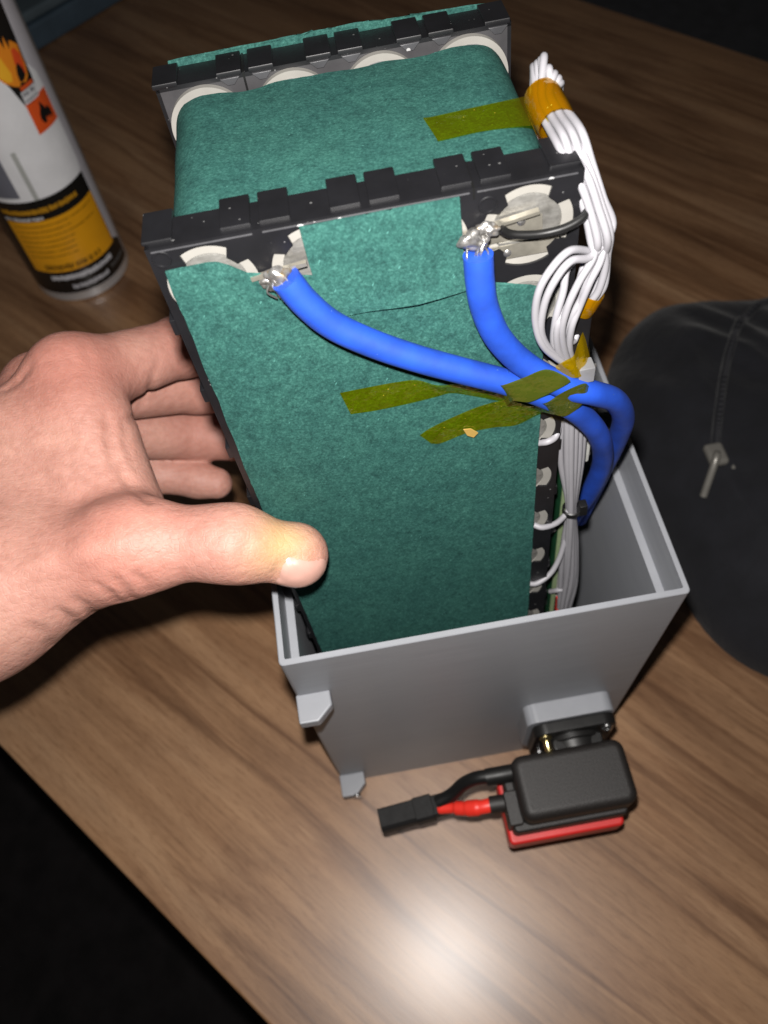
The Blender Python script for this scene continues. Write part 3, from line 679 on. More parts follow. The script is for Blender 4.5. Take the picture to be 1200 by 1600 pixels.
# amber tape
K = M['kapton']
ribbon('tape_strip', [((58.19, 30.20, -1.55), (59.70, 20.85, -1.55)), ((60.19, 29.90, -1.50), (60.44, 20.50, -1.50)), ((67.64, 30.33, -1.50), (68.18, 20.97, -1.50)), ((75.78, 30.18, -1.20), (75.55, 19.78, -1.20)),
                      ((79.73, 28.61, -0.20), (78.94, 18.69, -1.00)), ((81.27, 24.43, 2.40), (81.02, 15.00, 1.00))], K, pack)
def wrap_tape(name, p, q, r, mat, sq=0.8):
    pts = [np.array(p) + (np.array(q) - np.array(p)) * t for t in np.linspace(0, 1, 6)]
    v, f = tube_vf(pts, [r * 0.97, r * 1.01, r, r * 1.02, r, r * 0.96], 22); return obj(name, v, f[:-2], mat, pack, smooth=True, angle=80)
b0, b1, b2 = (np.array(B1[k]) for k in range(3))
wrap_tape('tape_wrap', b0 + (b0 - b1) * 0.32, b1 + (b2 - b1) * 0.18, 3.9, M['kapton_dense'])
wrap_tape('tape_wrap', (88.39, 0.30, -30.26), (86.43, 0.80, -35.44), 2.9, M['kapton_dense'])
# tape bands over the two blue cables and their loose tails
KO = M['kapton_olive']
ribbon('cable_tape', [((66.46, -3.00, -50.10), (69.11, -3.00, -58.39)), ((66.48, -8.40, -45.03), (69.20, -8.40, -51.07)), ((71.23, -9.20, -42.98), (72.84, -9.00, -51.61)), ((75.98, -9.60, -41.18), (76.28, -9.40, -49.93)), ((80.11, -9.80, -43.83), (79.20, -9.80, -48.15)), ((82.08, -9.60, -46.38), (81.26, -9.60, -47.21))], KO, pack)
ribbon('cable_tape', [((75.74, -7.00, -55.40), (78.00, -3.00, -63.10)), ((77.08, -9.60, -52.09), (79.50, -7.60, -59.41)), ((79.61, -9.80, -49.95), (82.33, -7.80, -60.41)), ((83.06, -9.80, -48.30), (85.22, -7.60, -58.64)), ((85.46, -9.60, -48.08), (87.21, -7.80, -55.35)), ((87.62, -7.00, -52.36), (87.71, -7.00, -55.00))], KO, pack)
ribbon('tape_tail', [((29.86, -1.60, -45.06), (31.23, -1.50, -52.89)), ((35.78, -1.50, -44.99), (37.45, -1.50, -53.18)), ((43.32, -1.60, -44.92), (45.61, -1.50, -52.84)), ((48.05, -2.20, -44.89), (51.88, -1.50, -52.25)), ((52.54, -3.40, -46.53), (55.63, -1.50, -51.90)), ((58.16, -3.80, -47.15), (59.87, -1.70, -53.47)), ((66.54, -4.00, -50.40), (69.08, -2.40, -57.64))], K, pack)
ribbon('tape_tail', [((47.07, -1.60, -65.01), (49.74, -1.50, -69.17)), ((50.18, -1.50, -63.02), (52.37, -1.50, -69.65)), ((56.46, -1.60, -60.27), (58.78, -1.50, -67.62)), ((62.86, -1.90, -57.91), (65.72, -1.50, -67.28)), ((68.72, -2.60, -56.88), (71.64, -1.60, -67.79)), ((74.15, -3.80, -58.87), (76.59, -2.40, -64.34)), ((77.00, -5.00, -58.80), (78.02, -4.00, -61.78))], K, pack)
sheet('tape_scrap', [((58.11, -2.00, -65.36)[0], (58.11, -2.00, -65.36)[2]), ((60.06, -2.00, -65.65)[0], (60.06, -2.00, -65.65)[2]), ((61.82, -2.00, -67.63)[0], (61.82, -2.00, -67.63)[2]), ((60.62, -2.00, -69.07)[0], (60.62, -2.00, -69.07)[2]), ((59.00, -2.00, -67.86)[0], (59.00, -2.00, -67.86)[2])], -2.0, 0.3, simple('amber_scrap', (0.30, 0.19, 0.05), 0.4))
# crumpled yellow tape beside the grey block
KY = mat_kapton('yellow_film', 0.4, (0.95, 0.7, 0.05), (0.27, 0.175, 0.0))
ribbon('crumpled_tape', [((79.56, -5.50, -45.08), (80.36, -5.50, -48.60)), ((81.40, -6.80, -42.48), (82.82, -6.40, -48.75)), ((83.35, -6.00, -42.34), (84.51, -6.80, -48.78)), ((84.70, -4.00, -41.40), (85.96, -6.00, -49.11)), ((86.06, -2.00, -40.45), (87.15, -4.60, -47.87)), ((87.07, -0.50, -40.49), (88.83, -2.00, -48.32))], KY, pack, 6)
ribbon('crumpled_tape', [((86.35, -1.00, -40.64), (84.06, -5.00, -44.27)), ((87.55, 1.00, -41.17), (87.08, -2.00, -49.13)), ((89.15, 2.00, -46.01), (90.54, 1.00, -54.18)), ((90.88, 4.00, -52.00), (91.15, 3.00, -58.05))], K, pack, 6)

# ------------------------------------------------------------------ hand (same frame as the pack; one continuous skin grown from a blended distance field)
J = dict(
    wr=(-128, 2, -102), fa=(-205, -52, -112),
    i0=(-52, 54, -76), i1=(-24, 79, -92), i2=(0, 81.5, -100), i3=(17, 80, -104),
    m0=(-67, 63, -88), m1=(-27, 86, -117), m2=(-2, 80.5, -123), m3=(17, 80, -127),
    r0=(-76, 66, -106), r1=(-34, 83, -140), r2=(-8, 80, -148), r3=(9, 79.5, -152),
    l0=(-82, 60, -121), l1=(-55, 73, -146), l2=(-37, 69, -150.5), l3=(-30, 66.5, -151.5),
    t0=(-84, -8, -94), t1=(-33, -5.0, -84.0), t2=(-7, -9.2, -86.6), t3=(7.4, -10.4, -95.2),
)
J = {k: np.array(v, float) for k, v in J.items()}
def build_hand(h=1.1):
    lo = np.array([-180., -50., -172.]); hi = np.array([32., 104., -46.])
    n = ((hi - lo) / h).astype(int) + 1
    g = [np.arange(n[k], dtype=np.float32) * h + lo[k] for k in range(3)]
    X, Y, Z = np.meshgrid(*g, indexing='ij')
    def cone(a, b, ra, rb, sq=None):
        a = np.asarray(a, np.float32); b = np.asarray(b, np.float32); d = b - a; L2 = float(d @ d)
        px, py, pz = X - a[0], Y - a[1], Z - a[2]
        t = np.clip((px * d[0] + py * d[1] + pz * d[2]) / L2, 0, 1)
        return np.sqrt((px - t * d[0]) ** 2 + (py - t * d[1]) ** 2 + (pz - t * d[2]) ** 2) - (ra + (rb - ra) * t)
    def ball(c, r):
        return np.sqrt((X - c[0]) ** 2 + (Y - c[1]) ** 2 + (Z - c[2]) ** 2) - r
    def smin(a, b, k):
        hh = np.maximum(k - np.abs(a - b), 0) / k; return np.minimum(a, b) - hh * hh * k * 0.25
    def chain(ps, rs, k=3.0):
        d = None
        for q in range(len(ps) - 1):
            c = cone(ps[q], ps[q + 1], rs[q], rs[q + 1]); d = c if d is None else smin(d, c, k)
        return d
    j = J
    palm = cone(j['wr'] + [0, 4, 4], j['i0'], 17, 11.0)
    palm = smin(palm, cone(j['wr'] + [0, 8, -4], j['m0'], 17, 11.0), 8)
    palm = smin(palm, cone(j['wr'] + [0, 10, -12], j['r0'], 16, 10.5), 8)
    palm = smin(palm, cone(j['wr'] + [0, 8, -20], j['l0'], 15, 10.0), 8)
    palm = smin(palm, cone(j['wr'], j['fa'], 27, 32), 18)
    palm = smin(palm, cone(j['t0'], j['t1'], 20.5, 10.8), 16)
    palm = smin(palm, cone(j['wr'] + [6, -6, 2], j['t0'], 24, 19), 16)
    # web and first interosseous between thumb and index metacarpals
    palm = smin(palm, cone((-74, 12, -92), (-70, 34, -86), 15, 13), 18)
    palm = smin(palm, cone((-58, 8, -90), (-57, 34, -82), 8.5, 8.0), 14)
    palm = smin(palm, cone((-86, 10, -112), (-80, 44, -112), 15, 13), 16)
    palm = smin(palm, cone((-42.51, 38.76, -80.98), (-39.00, 15.30, -92.87), 6.5, 7.0), 14)
    palm = smin(palm, cone((-49.77, 40.19, -74.87), (-40.74, 11.66, -90.50), 8.0, 9.0), 12)
    hand = palm
    idx = chain([j['i0'], j['i1'], j['i2'], j['i3']], [11.6, 9.6, 8.3, 7.2]); idx = smin(idx, ball(j['i1'], 9.9), 3)
    mid = chain([j['m0'], j['m1'], j['m2'], j['m3']], [11.2, 9.8, 8.4, 7.3]); mid = smin(mid, ball(j['m1'], 10.1), 3)
    rin = chain([j['r0'], j['r1'], j['r2'], j['r3']], [10.8, 9.8, 8.5, 7.2]); rin = smin(rin, ball(j['r1'], 10.0), 3)
    lit = chain([j['l0'], j['l1'], j['l2'], j['l3']], [9.4, 7.6, 6.9, 6.2]); lit = smin(lit, ball(j['l1'], 8.1), 3)
    fing = smin(smin(idx, rin, 0.6), smin(mid, lit, 0.6), 0.8)
    hand = smin(hand, fing, 9)
    hand = smin(hand, ball(j['i0'] + [-1.5, 1.0, 3.0], 9.4), 8)     # index knuckle
    hand = smin(hand, ball(j['m0'] + [-3.0, 2.0, 3.5], 8.8), 7)
    th = chain([j['t1'], j['t2'], j['t3']], [9.7, 8.6, 8.3], 9); th = smin(th, cone(j['t1'] * 0.55 + j['t2'] * 0.45, j['t2'], 8.9, 8.7), 5)
    th = smin(th, ball(j['t3'] + [1.0, 0.3, -1.0], 8.2), 4)
    th = smin(th, ball(j['t1'] + [-3, -2, -1], 9.8), 12)
    hand = smin(hand, th, 8)
    # creases: (a, b, depth, width)
    for a, b, dp, wd in CREASES:
        a = np.asarray(a, np.float32); b = np.asarray(b, np.float32); d = b - a; L2 = float(d @ d)
        px, py, pz = X - a[0], Y - a[1], Z - a[2]
        t = np.clip((px * d[0] + py * d[1] + pz * d[2]) / L2, 0, 1)
        q = (px - t * d[0]) ** 2 + (py - t * d[1]) ** 2 + (pz - t * d[2]) ** 2
        hand = hand + dp * np.exp(-q / (wd * wd))
    return hand, lo, h
CREASES = [
    ((3.6, -18.9, -93.2), (3.4, -18.4, -89.6), 1.28, 0.7),
    ((3.4, -18.4, -89.6), (5.4, -17.1, -87.9), 1.28, 0.7),
    ((5.4, -17.1, -87.9), (8.3, -15.9, -87.8), 1.28, 0.7),
    ((8.3, -15.9, -87.8), (11.9, -15.3, -89.0), 1.28, 0.7),
    ((11.9, -15.3, -89.0), (14.6, -14.9, -91.5), 1.28, 0.7),
    ((-1.6, -14.3, -78.2), (-3.4, -17.9, -80.6), 0.88, 0.8),
    ((-3.4, -17.9, -80.6), (-5.5, -20.4, -85.6), 0.88, 0.8),
    ((-0.4, -14.6, -79.2), (-1.7, -18.0, -81.7), 0.72, 0.7),
    ((-1.7, -18.0, -81.7), (-3.5, -20.2, -87.2), 0.72, 0.7),
    ((-3.9, -16.9, -78.9), (-5.5, -19.5, -82.1), 0.56, 0.7),
    ((-5.5, -19.5, -82.1), (-7.3, -20.4, -86.1), 0.56, 0.7),
    ((0.2, -17.2, -82.3), (-1.0, -19.2, -85.7), 0.56, 0.6),
    ((-1.0, -19.2, -85.7), (-2.4, -19.7, -90.5), 0.56, 0.6),
    ((-38.8, 32.3, -72.0), (-38.5, 24.6, -74.5), 1.44, 1.2),
    ((-38.5, 24.6, -74.5), (-37.6, 18.8, -76.9), 1.44, 1.2),
    ((-37.6, 18.8, -76.9), (-34.7, 13.4, -79.6), 1.44, 1.2),
    ((-34.7, 13.4, -79.6), (-26.2, 0.3, -73.7), 1.44, 1.2),
    ((-35.3, 32.9, -76.4), (-35.2, 26.4, -77.5), 0.80, 0.9),
    ((-35.2, 26.4, -77.5), (-34.4, 21.6, -79.1), 0.80, 0.9),
    ((-32.3, 57.8, -86.5), (-41.0, 65.9, -101.2), 1.28, 1.2),
    ((-41.0, 65.9, -101.2), (-34.5, 35.5, -78.0), 1.28, 1.2),
    ((-28.0, 62.9, -81.1), (-30.5, 58.9, -83.8), 0.64, 0.9),
    ((-30.5, 58.9, -83.8), (-32.3, 57.8, -86.5), 0.64, 0.9),
    ((-30.1, -19.2, -86.4), (-30.1, -19.1, -81.8), 1.44, 1.0),
    ((-30.1, -19.1, -81.8), (-31.5, -18.4, -79.2), 1.44, 1.0),
    ((-36.1, -18.7, -90.7), (-35.1, -19.6, -82.5), 1.44, 1.1),
    ((-35.1, -19.6, -82.5), (-36.8, -18.6, -79.2), 1.44, 1.1),
    ((-39.5, -18.8, -90.7), (-39.4, -19.8, -84.0), 1.28, 1.1),
    ((-39.4, -19.8, -84.0), (-41.8, -18.7, -80.6), 1.28, 1.1),
    ((-49.5, -17.0, -97.0), (-47.6, -19.7, -88.9), 1.44, 1.2),
    ((-47.6, -19.7, -88.9), (-48.9, -19.5, -83.8), 1.44, 1.2),
    ((-54.4, -18.7, -98.0), (-53.0, -21.0, -90.3), 1.12, 1.1),
    ((-53.0, -21.0, -90.3), (-54.1, -20.9, -85.7), 1.12, 1.1),
    ((-63.1, -22.1, -101.4), (-60.4, -23.8, -91.0), 0.96, 1.1),
    ((-60.4, -23.8, -91.0), (-61.1, -23.5, -86.8), 0.96, 1.1),
    ((-32.0, -10.7, -71.6), (-31.3, -13.0, -72.9), 0.40, 0.8),
    ((-31.3, -13.0, -72.9), (-32.2, -15.3, -74.5), 0.40, 0.8),
    ((-56.4, 52.9, -61.4), (-53.8, 49.2, -61.6), 0.56, 0.8),
    ((-53.8, 49.2, -61.6), (-50.5, 47.4, -62.3), 0.56, 0.8),
    ((-49.5, 53.0, -61.2), (-48.0, 49.3, -62.2), 0.56, 0.8),
    ((-48.0, 49.3, -62.2), (-45.8, 47.5, -63.5), 0.56, 0.8),
    ((-44.0, 55.6, -63.9), (-43.4, 51.4, -64.3), 0.48, 0.8),
    ((-43.4, 51.4, -64.3), (-42.3, 48.8, -65.7), 0.48, 0.8),
    ((-59.9, 48.6, -63.4), (-63.4, 47.4, -65.3), 1.28, 1.4),
    ((-63.4, 47.4, -65.3), (-67.7, 45.7, -66.7), 1.28, 1.4),
    ((-68.3, 37.3, -66.8), (-57.8, 26.3, -71.0), -0.60, 3.0),
    ((-57.8, 26.3, -71.0), (-49.8, 12.6, -76.6), -0.60, 3.0),
    ((-64.7, -15.4, -74.9), (-55.2, -13.3, -75.3), -0.72, 3.5),
    ((-55.2, -13.3, -75.3), (-42.6, -12.2, -73.4), -0.72, 3.5),
    ((-42.6, -12.2, -73.4), (-32.3, -12.9, -72.7), -0.72, 3.5),
    ((-65.0, 27.4, -70.3), (-53.1, 18.6, -74.5), -0.42, 3.0),
    ((-53.1, 18.6, -74.5), (-39.2, -2.1, -71.5), -0.42, 3.0),
]
def surface_nets(v, lo, h):
    s = v < 0; nx, ny, nz = v.shape
    c = np.zeros((nx - 1, ny - 1, nz - 1), np.uint8)
    O = [(a, b, d) for a in (0, 1) for b in (0, 1) for d in (0, 1)]
    for a, b, d in O: c += s[a:nx - 1 + a, b:ny - 1 + b, d:nz - 1 + d]
    act = np.argwhere((c > 0) & (c < 8)); idx = -np.ones(c.shape, np.int64); idx[tuple(act.T)] = np.arange(len(act))
    val = np.stack([v[act[:, 0] + a, act[:, 1] + b, act[:, 2] + d] for a, b, d in O], 1)
    acc = np.zeros((len(act), 3)); cnt = np.zeros(len(act))
    for p in range(8):
        for q in range(p + 1, 8):
            if sum(abs(O[p][k] - O[q][k]) for k in range(3)) != 1: continue
            m = (val[:, p] < 0) != (val[:, q] < 0); t = np.where(m, val[:, p] / (val[:, p] - val[:, q] + 1e-12), 0)
            pos = np.array(O[p]) + (np.array(O[q]) - np.array(O[p])) * t[:, None]
            acc += pos * m[:, None]; cnt += m
    V_ = (act + acc / cnt[:, None]) * h + lo
    F_ = []
    for ax in range(3):
        o1, o2 = [(1, 2), (2, 0), (0, 1)][ax]
        A = [slice(None)] * 3; B = [slice(None)] * 3; A[ax] = slice(0, -1); B[ax] = slice(1, None)
        ch = np.argwhere(s[tuple(A)] != s[tuple(B)])
        ok = (ch[:, o1] > 0) & (ch[:, o2] > 0) & (ch[:, o1] < v.shape[o1] - 1) & (ch[:, o2] < v.shape[o2] - 1); ch = ch[ok]
        flip = s[ch[:, 0], ch[:, 1], ch[:, 2]]
        def cell(d1, d2):
            q = ch.copy(); q[:, o1] += d1; q[:, o2] += d2; return idx[q[:, 0], q[:, 1], q[:, 2]]
        Q = np.stack([cell(-1, -1), cell(0, -1), cell(0, 0), cell(-1, 0)], 1)
        Q[~flip] = Q[~flip][:, ::-1]; F_.append(Q)
    return V_, np.concatenate(F_)
sdf, lo_, h_ = build_hand()
HV, HF = surface_nets(sdf, lo_, h_)
me = bpy.data.meshes.new('hand'); me.from_pydata((HV * MM).tolist(), [], HF.tolist()); me.materials.append(M['skin'])
me.polygons.foreach_set('use_smooth', [True] * len(me.polygons))
red = np.zeros(len(HV)); yel = np.zeros(len(HV))
for key, r, w in (('i0', 17, 0.75), ('m0', 16, 0.6), ('t1', 16, 0.55), ('i1', 13, 0.4), ('t2', 10, 0.15), ('r1', 14, 0.3), ('m1', 14, 0.35)):
    red = np.maximum(red, w * np.exp(-np.sum((HV - (J[key] + np.array([0, -3, 3]))) ** 2, 1) / (r * r)))
yc = J['t2'] * 0.3 + J['t3'] * 0.7 + np.array([2.5, -2, 7.5]); yel = 0.62 * np.exp(-np.sum(((HV - yc) / np.array([9, 9, 6.5])) ** 2, 1))
ca = me.color_attributes.new('tint', 'FLOAT_COLOR', 'POINT')
ca.data.foreach_set('color', np.stack([red, yel, red * 0, red * 0 + 1], 1).astype(np.float32).ravel())
hand = bpy.data.objects.new('hand', me); COL.objects.link(hand); at_pack(hand)
tag(hand, 'left hand gripping the green battery pack between thumb and fingers', 'hand')
sm = hand.modifiers.new('relax', 'SMOOTH'); sm.factor = 0.5; sm.iterations = 3
# thumb nail: a curved plate laid on the skin
def field(p):
    q = (np.asarray(p) - lo_) / h_; i = np.floor(q).astype(int); i = np.clip(i, 0, np.array(sdf.shape) - 2); t = q - i; r = 0
    for a in (0, 1):
        for b in (0, 1):
            for c in (0, 1):
                r += sdf[i[0] + a, i[1] + b, i[2] + c] * (t[0] if a else 1 - t[0]) * (t[1] if b else 1 - t[1]) * (t[2] if c else 1 - t[2])
    return r
def nail(center, along, out, length, width, mat, name='thumb_nail'):
    al = np.array(along, float); al /= np.linalg.norm(al); ou = np.array(out, float); ou -= (ou @ al) * al; ou /= np.linalg.norm(ou); si = np.cross(al, ou)
    nu, nv = 14, 12; v = []; keep = {}
    for a in range(nu + 1):
        for b in range(nv + 1):
            u = a / nu; s = (b / nv - 0.5) * 2
            rnd_ = 1.0 if 0.12 < u < 0.75 else (0.8 + 0.2 * math.sqrt(max(0, 1 - ((0.12 - u) / 0.12) ** 2)) if u <= 0.12 else math.sqrt(max(0.05, 1 - ((u - 0.75) / 0.27) ** 2)))
            base = np.array(center) + al * (u - 0.5) * length + si * s * 0.5 * width * rnd_
            p = base + ou * 14
            for _ in range(60):
                d = field(p)
                if d < 0.05: break
                p = p - ou * max(0.1, d * 0.8)
                if (p - base) @ ou < -14: break
            edge = 0.42 * (1 - 0.9 * abs(s) ** 4) * (1 if u > 0.08 else u / 0.08)
            v.append(tuple(p + ou * (edge - 0.02)))
    w = nv + 1
    f = [(a * w + b, a * w + b + 1, (a + 1) * w + b + 1, (a + 1) * w + b) for a in range(nu) for b in range(nv)]
    o = obj(name, v, f, mat, hand, smooth=True, angle=80); return o
tdir = J['t3'] - J['t2']; tdir = tdir / np.linalg.norm(tdir)
nail(J['t3'] + tdir * 2.2, tdir, (0.30, -0.82, 0.0), 13.0, 10.5, M['nail'])

# ------------------------------------------------------------------ spray can
CAN = np.array([-140.0, 397.0]); CR = 34.0; CA = math.radians(-70.2)
can = empty('spray_can', (CAN[0], CAN[1], 0), 'white spray can with flame picture and yellow label panel', 'spray can')
v, f = lathe([(20, 4.0), (30.5, 1.2), (32.6, 0.0), (33.9, 1.2), (34.2, 3.0), (33.6, 5.0), (33.7, 6.6), (CR, 8.0), (CR, 205), (32, 214), (24, 224), (16, 230), (14.5, 232)], (0, 0, 0), 'z', 64)
obj('can_body', v, f, simple('can_lacquer', (0.62, 0.62, 0.63), 0.28, 0.55, var=0.05), can, smooth=True, angle=35)
v, f = lathe([(14.5, 230), (14.5, 238), (8, 240), (7.5, 252), (5, 256)], (0, 0, 0), 'z', 32)
obj('spray_nozzle', v, f, simple('black_cap', (0.015, 0.015, 0.015), 0.4), can, smooth=True, angle=35)
def print_(name, poly, lift, col, rough=0.32, parent=can, metal=0.0, bs=0.0):
    """ink on the can wall: outline given as (arc length from the camera-facing line, height)"""
    bm = bmesh.new(); vs_ = [bm.verts.new((p[0], p[1], 0)) for p in poly]; bm.faces.new(vs_); bmesh.ops.triangulate(bm, faces=bm.faces[:])
    for _ in range(6):
        es = [e for e in bm.edges if abs(e.verts[0].co.x - e.verts[1].co.x) > 3.0]
        if not es: break
        bmesh.ops.subdivide_edges(bm, edges=es, cuts=1); bmesh.ops.triangulate(bm, faces=bm.faces[:])
    R_ = CR + lift
    for w in bm.verts:
        a = CA + w.co.x / CR; z = w.co.y; w.co = Vector((R_ * math.cos(a), R_ * math.sin(a), z)) * MM
    me = bpy.data.meshes.new(name); bm.to_mesh(me); bm.free()
    me.materials.append(col if not isinstance(col, tuple) else simple(name + '_ink', col, rough, metal, var=0.06, bstr=0.0)); shade(me, 80)
    o = bpy.data.objects.new(name, me); COL.objects.link(o); o.parent = parent; return o
def rect(s0, s1, z0, z1, n=12):
    return [(s0 + (s1 - s0) * k / n, z0) for k in range(n + 1)] + [(s1 - (s1 - s0) * k / n, z1) for k in range(n + 1)]
white = (0.86, 0.86, 0.88); blk = (0.012, 0.011, 0.010); yel_ = (0.80, 0.36, 0.012)
lab = print_('label', rect(-100, 41, 8.2, 204, 60), 0.12, (0.60, 0.58, 0.62), 0.3)
print_('white_panel', [(-46, 85)] + [(-46 + 74 * k / 16, 85) for k in range(1, 17)] + [(30.5, 87), (31.8, 91), (32, 100), (32, 139), (31, 150), (27, 156), (24, 158), (24, 204), (-46, 204)], 0.24, white, 0.3, lab)
print_('black_band', [(-60 + 91 * k / 20, 8.4) for k in range(21)] + [(40, 8.4), (40, 24), (31.5, 30), (31, 84), (28, 84.8)] + [(28 - 88 * k / 20, 84.8) for k in range(1, 21)], 0.18, blk, 0.25, lab)
print_('yellow_panel', rect(-34, 30.5, 28, 70, 20), 0.30, yel_, 0.3, lab)
print_('grey_picture', rect(-34, -15, 88, 116), 0.34, (0.16, 0.165, 0.20), 0.35, lab)
print_('grey_stripe', rect(-7.5, -4.5, 84.9, 118), 0.34, (0.45, 0.46, 0.44), 0.35, lab)
# hazard square with its flame sign
hz = print_('hazard_square', rect(13.2, 31.4, 121, 140.5), 0.36, (0.80, 0.105, 0.02), 0.35, lab)
print_('flame_sign', [(20.0, 124.5), (18.6, 127.5), (19.0, 130.5), (21.0, 133.5), (22.0, 137.2), (24.0, 133.6), (25.0, 131.0), (26.2, 132.4), (28.4, 129.0), (28.2, 126.0), (26.6, 124.2), (25.6, 127.0), (24.4, 125.4), (23.0, 127.4), (21.8, 124.6)], 0.46, blk, 0.4, hz)
# black crest with the fire picture
cr = print_('black_crest', [(6, 204), (6, 160), (9.5, 152), (12.2, 142.0), (13.2, 138.8), (20, 138.6), (24.6, 140.5), (25.8, 150), (26.0, 160), (27, 172), (29.5, 204)], 0.36, blk, 0.35, lab)
print_('flame', [(5, 160), (8, 155), (12, 151.5), (15.0, 149.6), (17, 151.5), (20, 149.8), (23.2, 152), (24.8, 157), (24.9, 162), (25.6, 168), (23.8, 165), (23.4, 170.5), (21.8, 166.5), (21.2, 172.5), (19.4, 168.5), (18.6, 176), (16.4, 170), (15.2, 178.5), (13.2, 171.5), (11.4, 177), (9.6, 171), (7.6, 176), (5, 170)], 0.46, (0.85, 0.27, 0.02), 0.4, cr)
print_('flame', [(18.6, 153.4), (22.6, 153.6), (24.0, 158.4), (24.3, 164), (22.9, 163), (22.2, 168), (20.8, 163.4), (19.8, 168), (18.2, 161), (19.4, 157)], 0.54, (0.75, 0.085, 0.02), 0.4, cr)
print_('flame', [(16.4, 152), (19.0, 151.2), (21.8, 153), (21.6, 157), (20.2, 161), (19.4, 157.8), (18.0, 159.4), (16.8, 156)], 0.62, blk, 0.4, cr)
print_('flame', [(6, 160), (9.5, 155.0), (12.5, 154), (13.8, 158), (12.8, 163), (11.6, 169), (10.4, 164), (8.6, 169), (7.6, 164)], 0.54, (0.95, 0.48, 0.03), 0.4, cr)
print_('red_bar', rect(14.6, 24.4, 147.2, 149.4), 0.56, (0.72, 0.10, 0.02), 0.4, cr)
print_('white_plate', rect(13.6, 24.8, 139.6, 146.8), 0.56, (0.7, 0.7, 0.72), 0.4, cr)
print_('gold_bar', rect(6.5, 15.5, 187, 191.5), 0.5, (0.75, 0.36, 0.03), 0.4, cr)
rs = random.Random(21)
def scribble(s0, s1, z, hgt, col, lift, parent, gap=0.35, wmin=0.5, wmax=1.5, rough=0.4):
    """a line of print too blurred in the photograph to read: one small mark after another"""
    polys = []; s = s0
    m = simple('print_ink', col, rough, var=0.05, bstr=0.0)
    bm = bmesh.new()
    while s < s1:
        w = rs.uniform(wmin, wmax); a = z - hgt * rs.uniform(0.32, 0.5); b = z + hgt * rs.uniform(0.3, 0.5); q = []
        for (ss, zz) in ((s, a), (s + w, a), (s + w, b), (s, b)):
            t = CA + ss / CR; q.append(bm.verts.new(Vector(((CR + lift) * math.cos(t), (CR + lift) * math.sin(t), zz)) * MM))
        bm.faces.new(q); s += w + gap * (1 if rs.random() > 0.18 else 3)
    me = bpy.data.meshes.new('print_line'); bm.to_mesh(me); bm.free(); me.materials.append(m)
    o = bpy.data.objects.new('print_line', me); COL.objects.link(o); o.parent = parent
yp_ = [c for c in lab.children if c.name.startswith('yellow_panel')][0]; bb_ = [c for c in lab.children if c.name.startswith('black_band')][0]
for k in range(7): scribble(-30, (26 if k in (0, 2) else 6) - k * 0.6, 66 - k * 4.1, 1.1, (0.22, 0.09, 0.004), 0.40, yp_, 0.3, 0.6, 1.6)
scribble(-24, 16, 32.0, 5.2, (0.06, 0.03, 0.004), 0.40, yp_, 0.5, 0.5, 1.3)
scribble(-34, 17, 77.0, 4.2, (0.52, 0.25, 0.012), 0.28, bb_, 0.3, 1.0, 2.4)
scribble(-34, -8, 71.8, 2.8, (0.55, 0.55, 0.58), 0.42, bb_, 0.3, 0.8, 1.8)
scribble(-24, 21, 22.5, 4.6, (0.62, 0.62, 0.66), 0.28, bb_, 0.3, 0.9, 2.2)
scribble(-12, 14, 14.0, 4.0, (0.50, 0.50, 0.54), 0.28, bb_, 0.3, 0.8, 2.0)
scribble(19, 34, 15.5, 3.2, (0.10, 0.10, 0.10), 0.28, bb_, 0.3, 0.8, 2.0)
scribble(14.4, 24, 144.8, 2.6, (0.04, 0.04, 0.05), 0.62, cr, 0.5, 0.5, 1.0)
scribble(14.6, 24, 141.2, 1.8, (0.10, 0.10, 0.12), 0.62, cr, 0.6, 0.4, 0.8)

# ------------------------------------------------------------------ black fabric pouch with zippers
def mat_fabric(name, col):
    m, nt, b = new_mat(name); v = coords(nt)
    f1 = noise(nt, v, 45, 5); f2 = noise(nt, v, 1400, 3)
    L(nt, ramp(nt, f1, [(0.3, tuple(c * 0.75 for c in col)), (0.7, tuple(c * 1.3 for c in col))]), b.inputs['Base Color'])
    b.inputs['Roughness'].default_value = 0.85; b.inputs['Sheen Weight'].default_value = 0.12; b.inputs['Specular IOR Level'].default_value = 0.3
    p = bump(nt, b, f2, 0.5, 0.0004); bump(nt, b, f1, 0.4, 0.004, p); return m
FAB = mat_fabric('black_fabric', (0.0085, 0.0088, 0.0118))
PC = np.array([292.0, 126.0]); PA, PB, PH = 108.0, 131.0, 48.0
from mathutils import noise as mn
def pouch_h(x, y):
    dx, dy = (x - PC[0]) / PA, (y - PC[1]) / PB; a = math.atan2(dy, dx)
    wob = 1 + 0.035 * math.sin(3 * a + 0.6) + 0.02 * math.sin(7 * a)
    r = (abs(dx) ** 2.7 + abs(dy) ** 2.7) ** (1 / 2.7) / wob
    if r >= 1: return None
    e = (1 - r ** 3.2) ** 0.55
    fold = 7.0 * mn.noise(Vector((x * 0.016, y * 0.011, 1.3))) + 5.0 * (0.5 - abs(mn.noise(Vector((x * 0.034 + y * 0.012, y * 0.016, 4.1))))) * 2 + 1.2 * mn.noise(Vector((x * 0.08, y * 0.05, 9.1)))
    return max(0.6, PH * e + fold * e * 1.4)
v = []; f = []; NR, NA = 46, 120
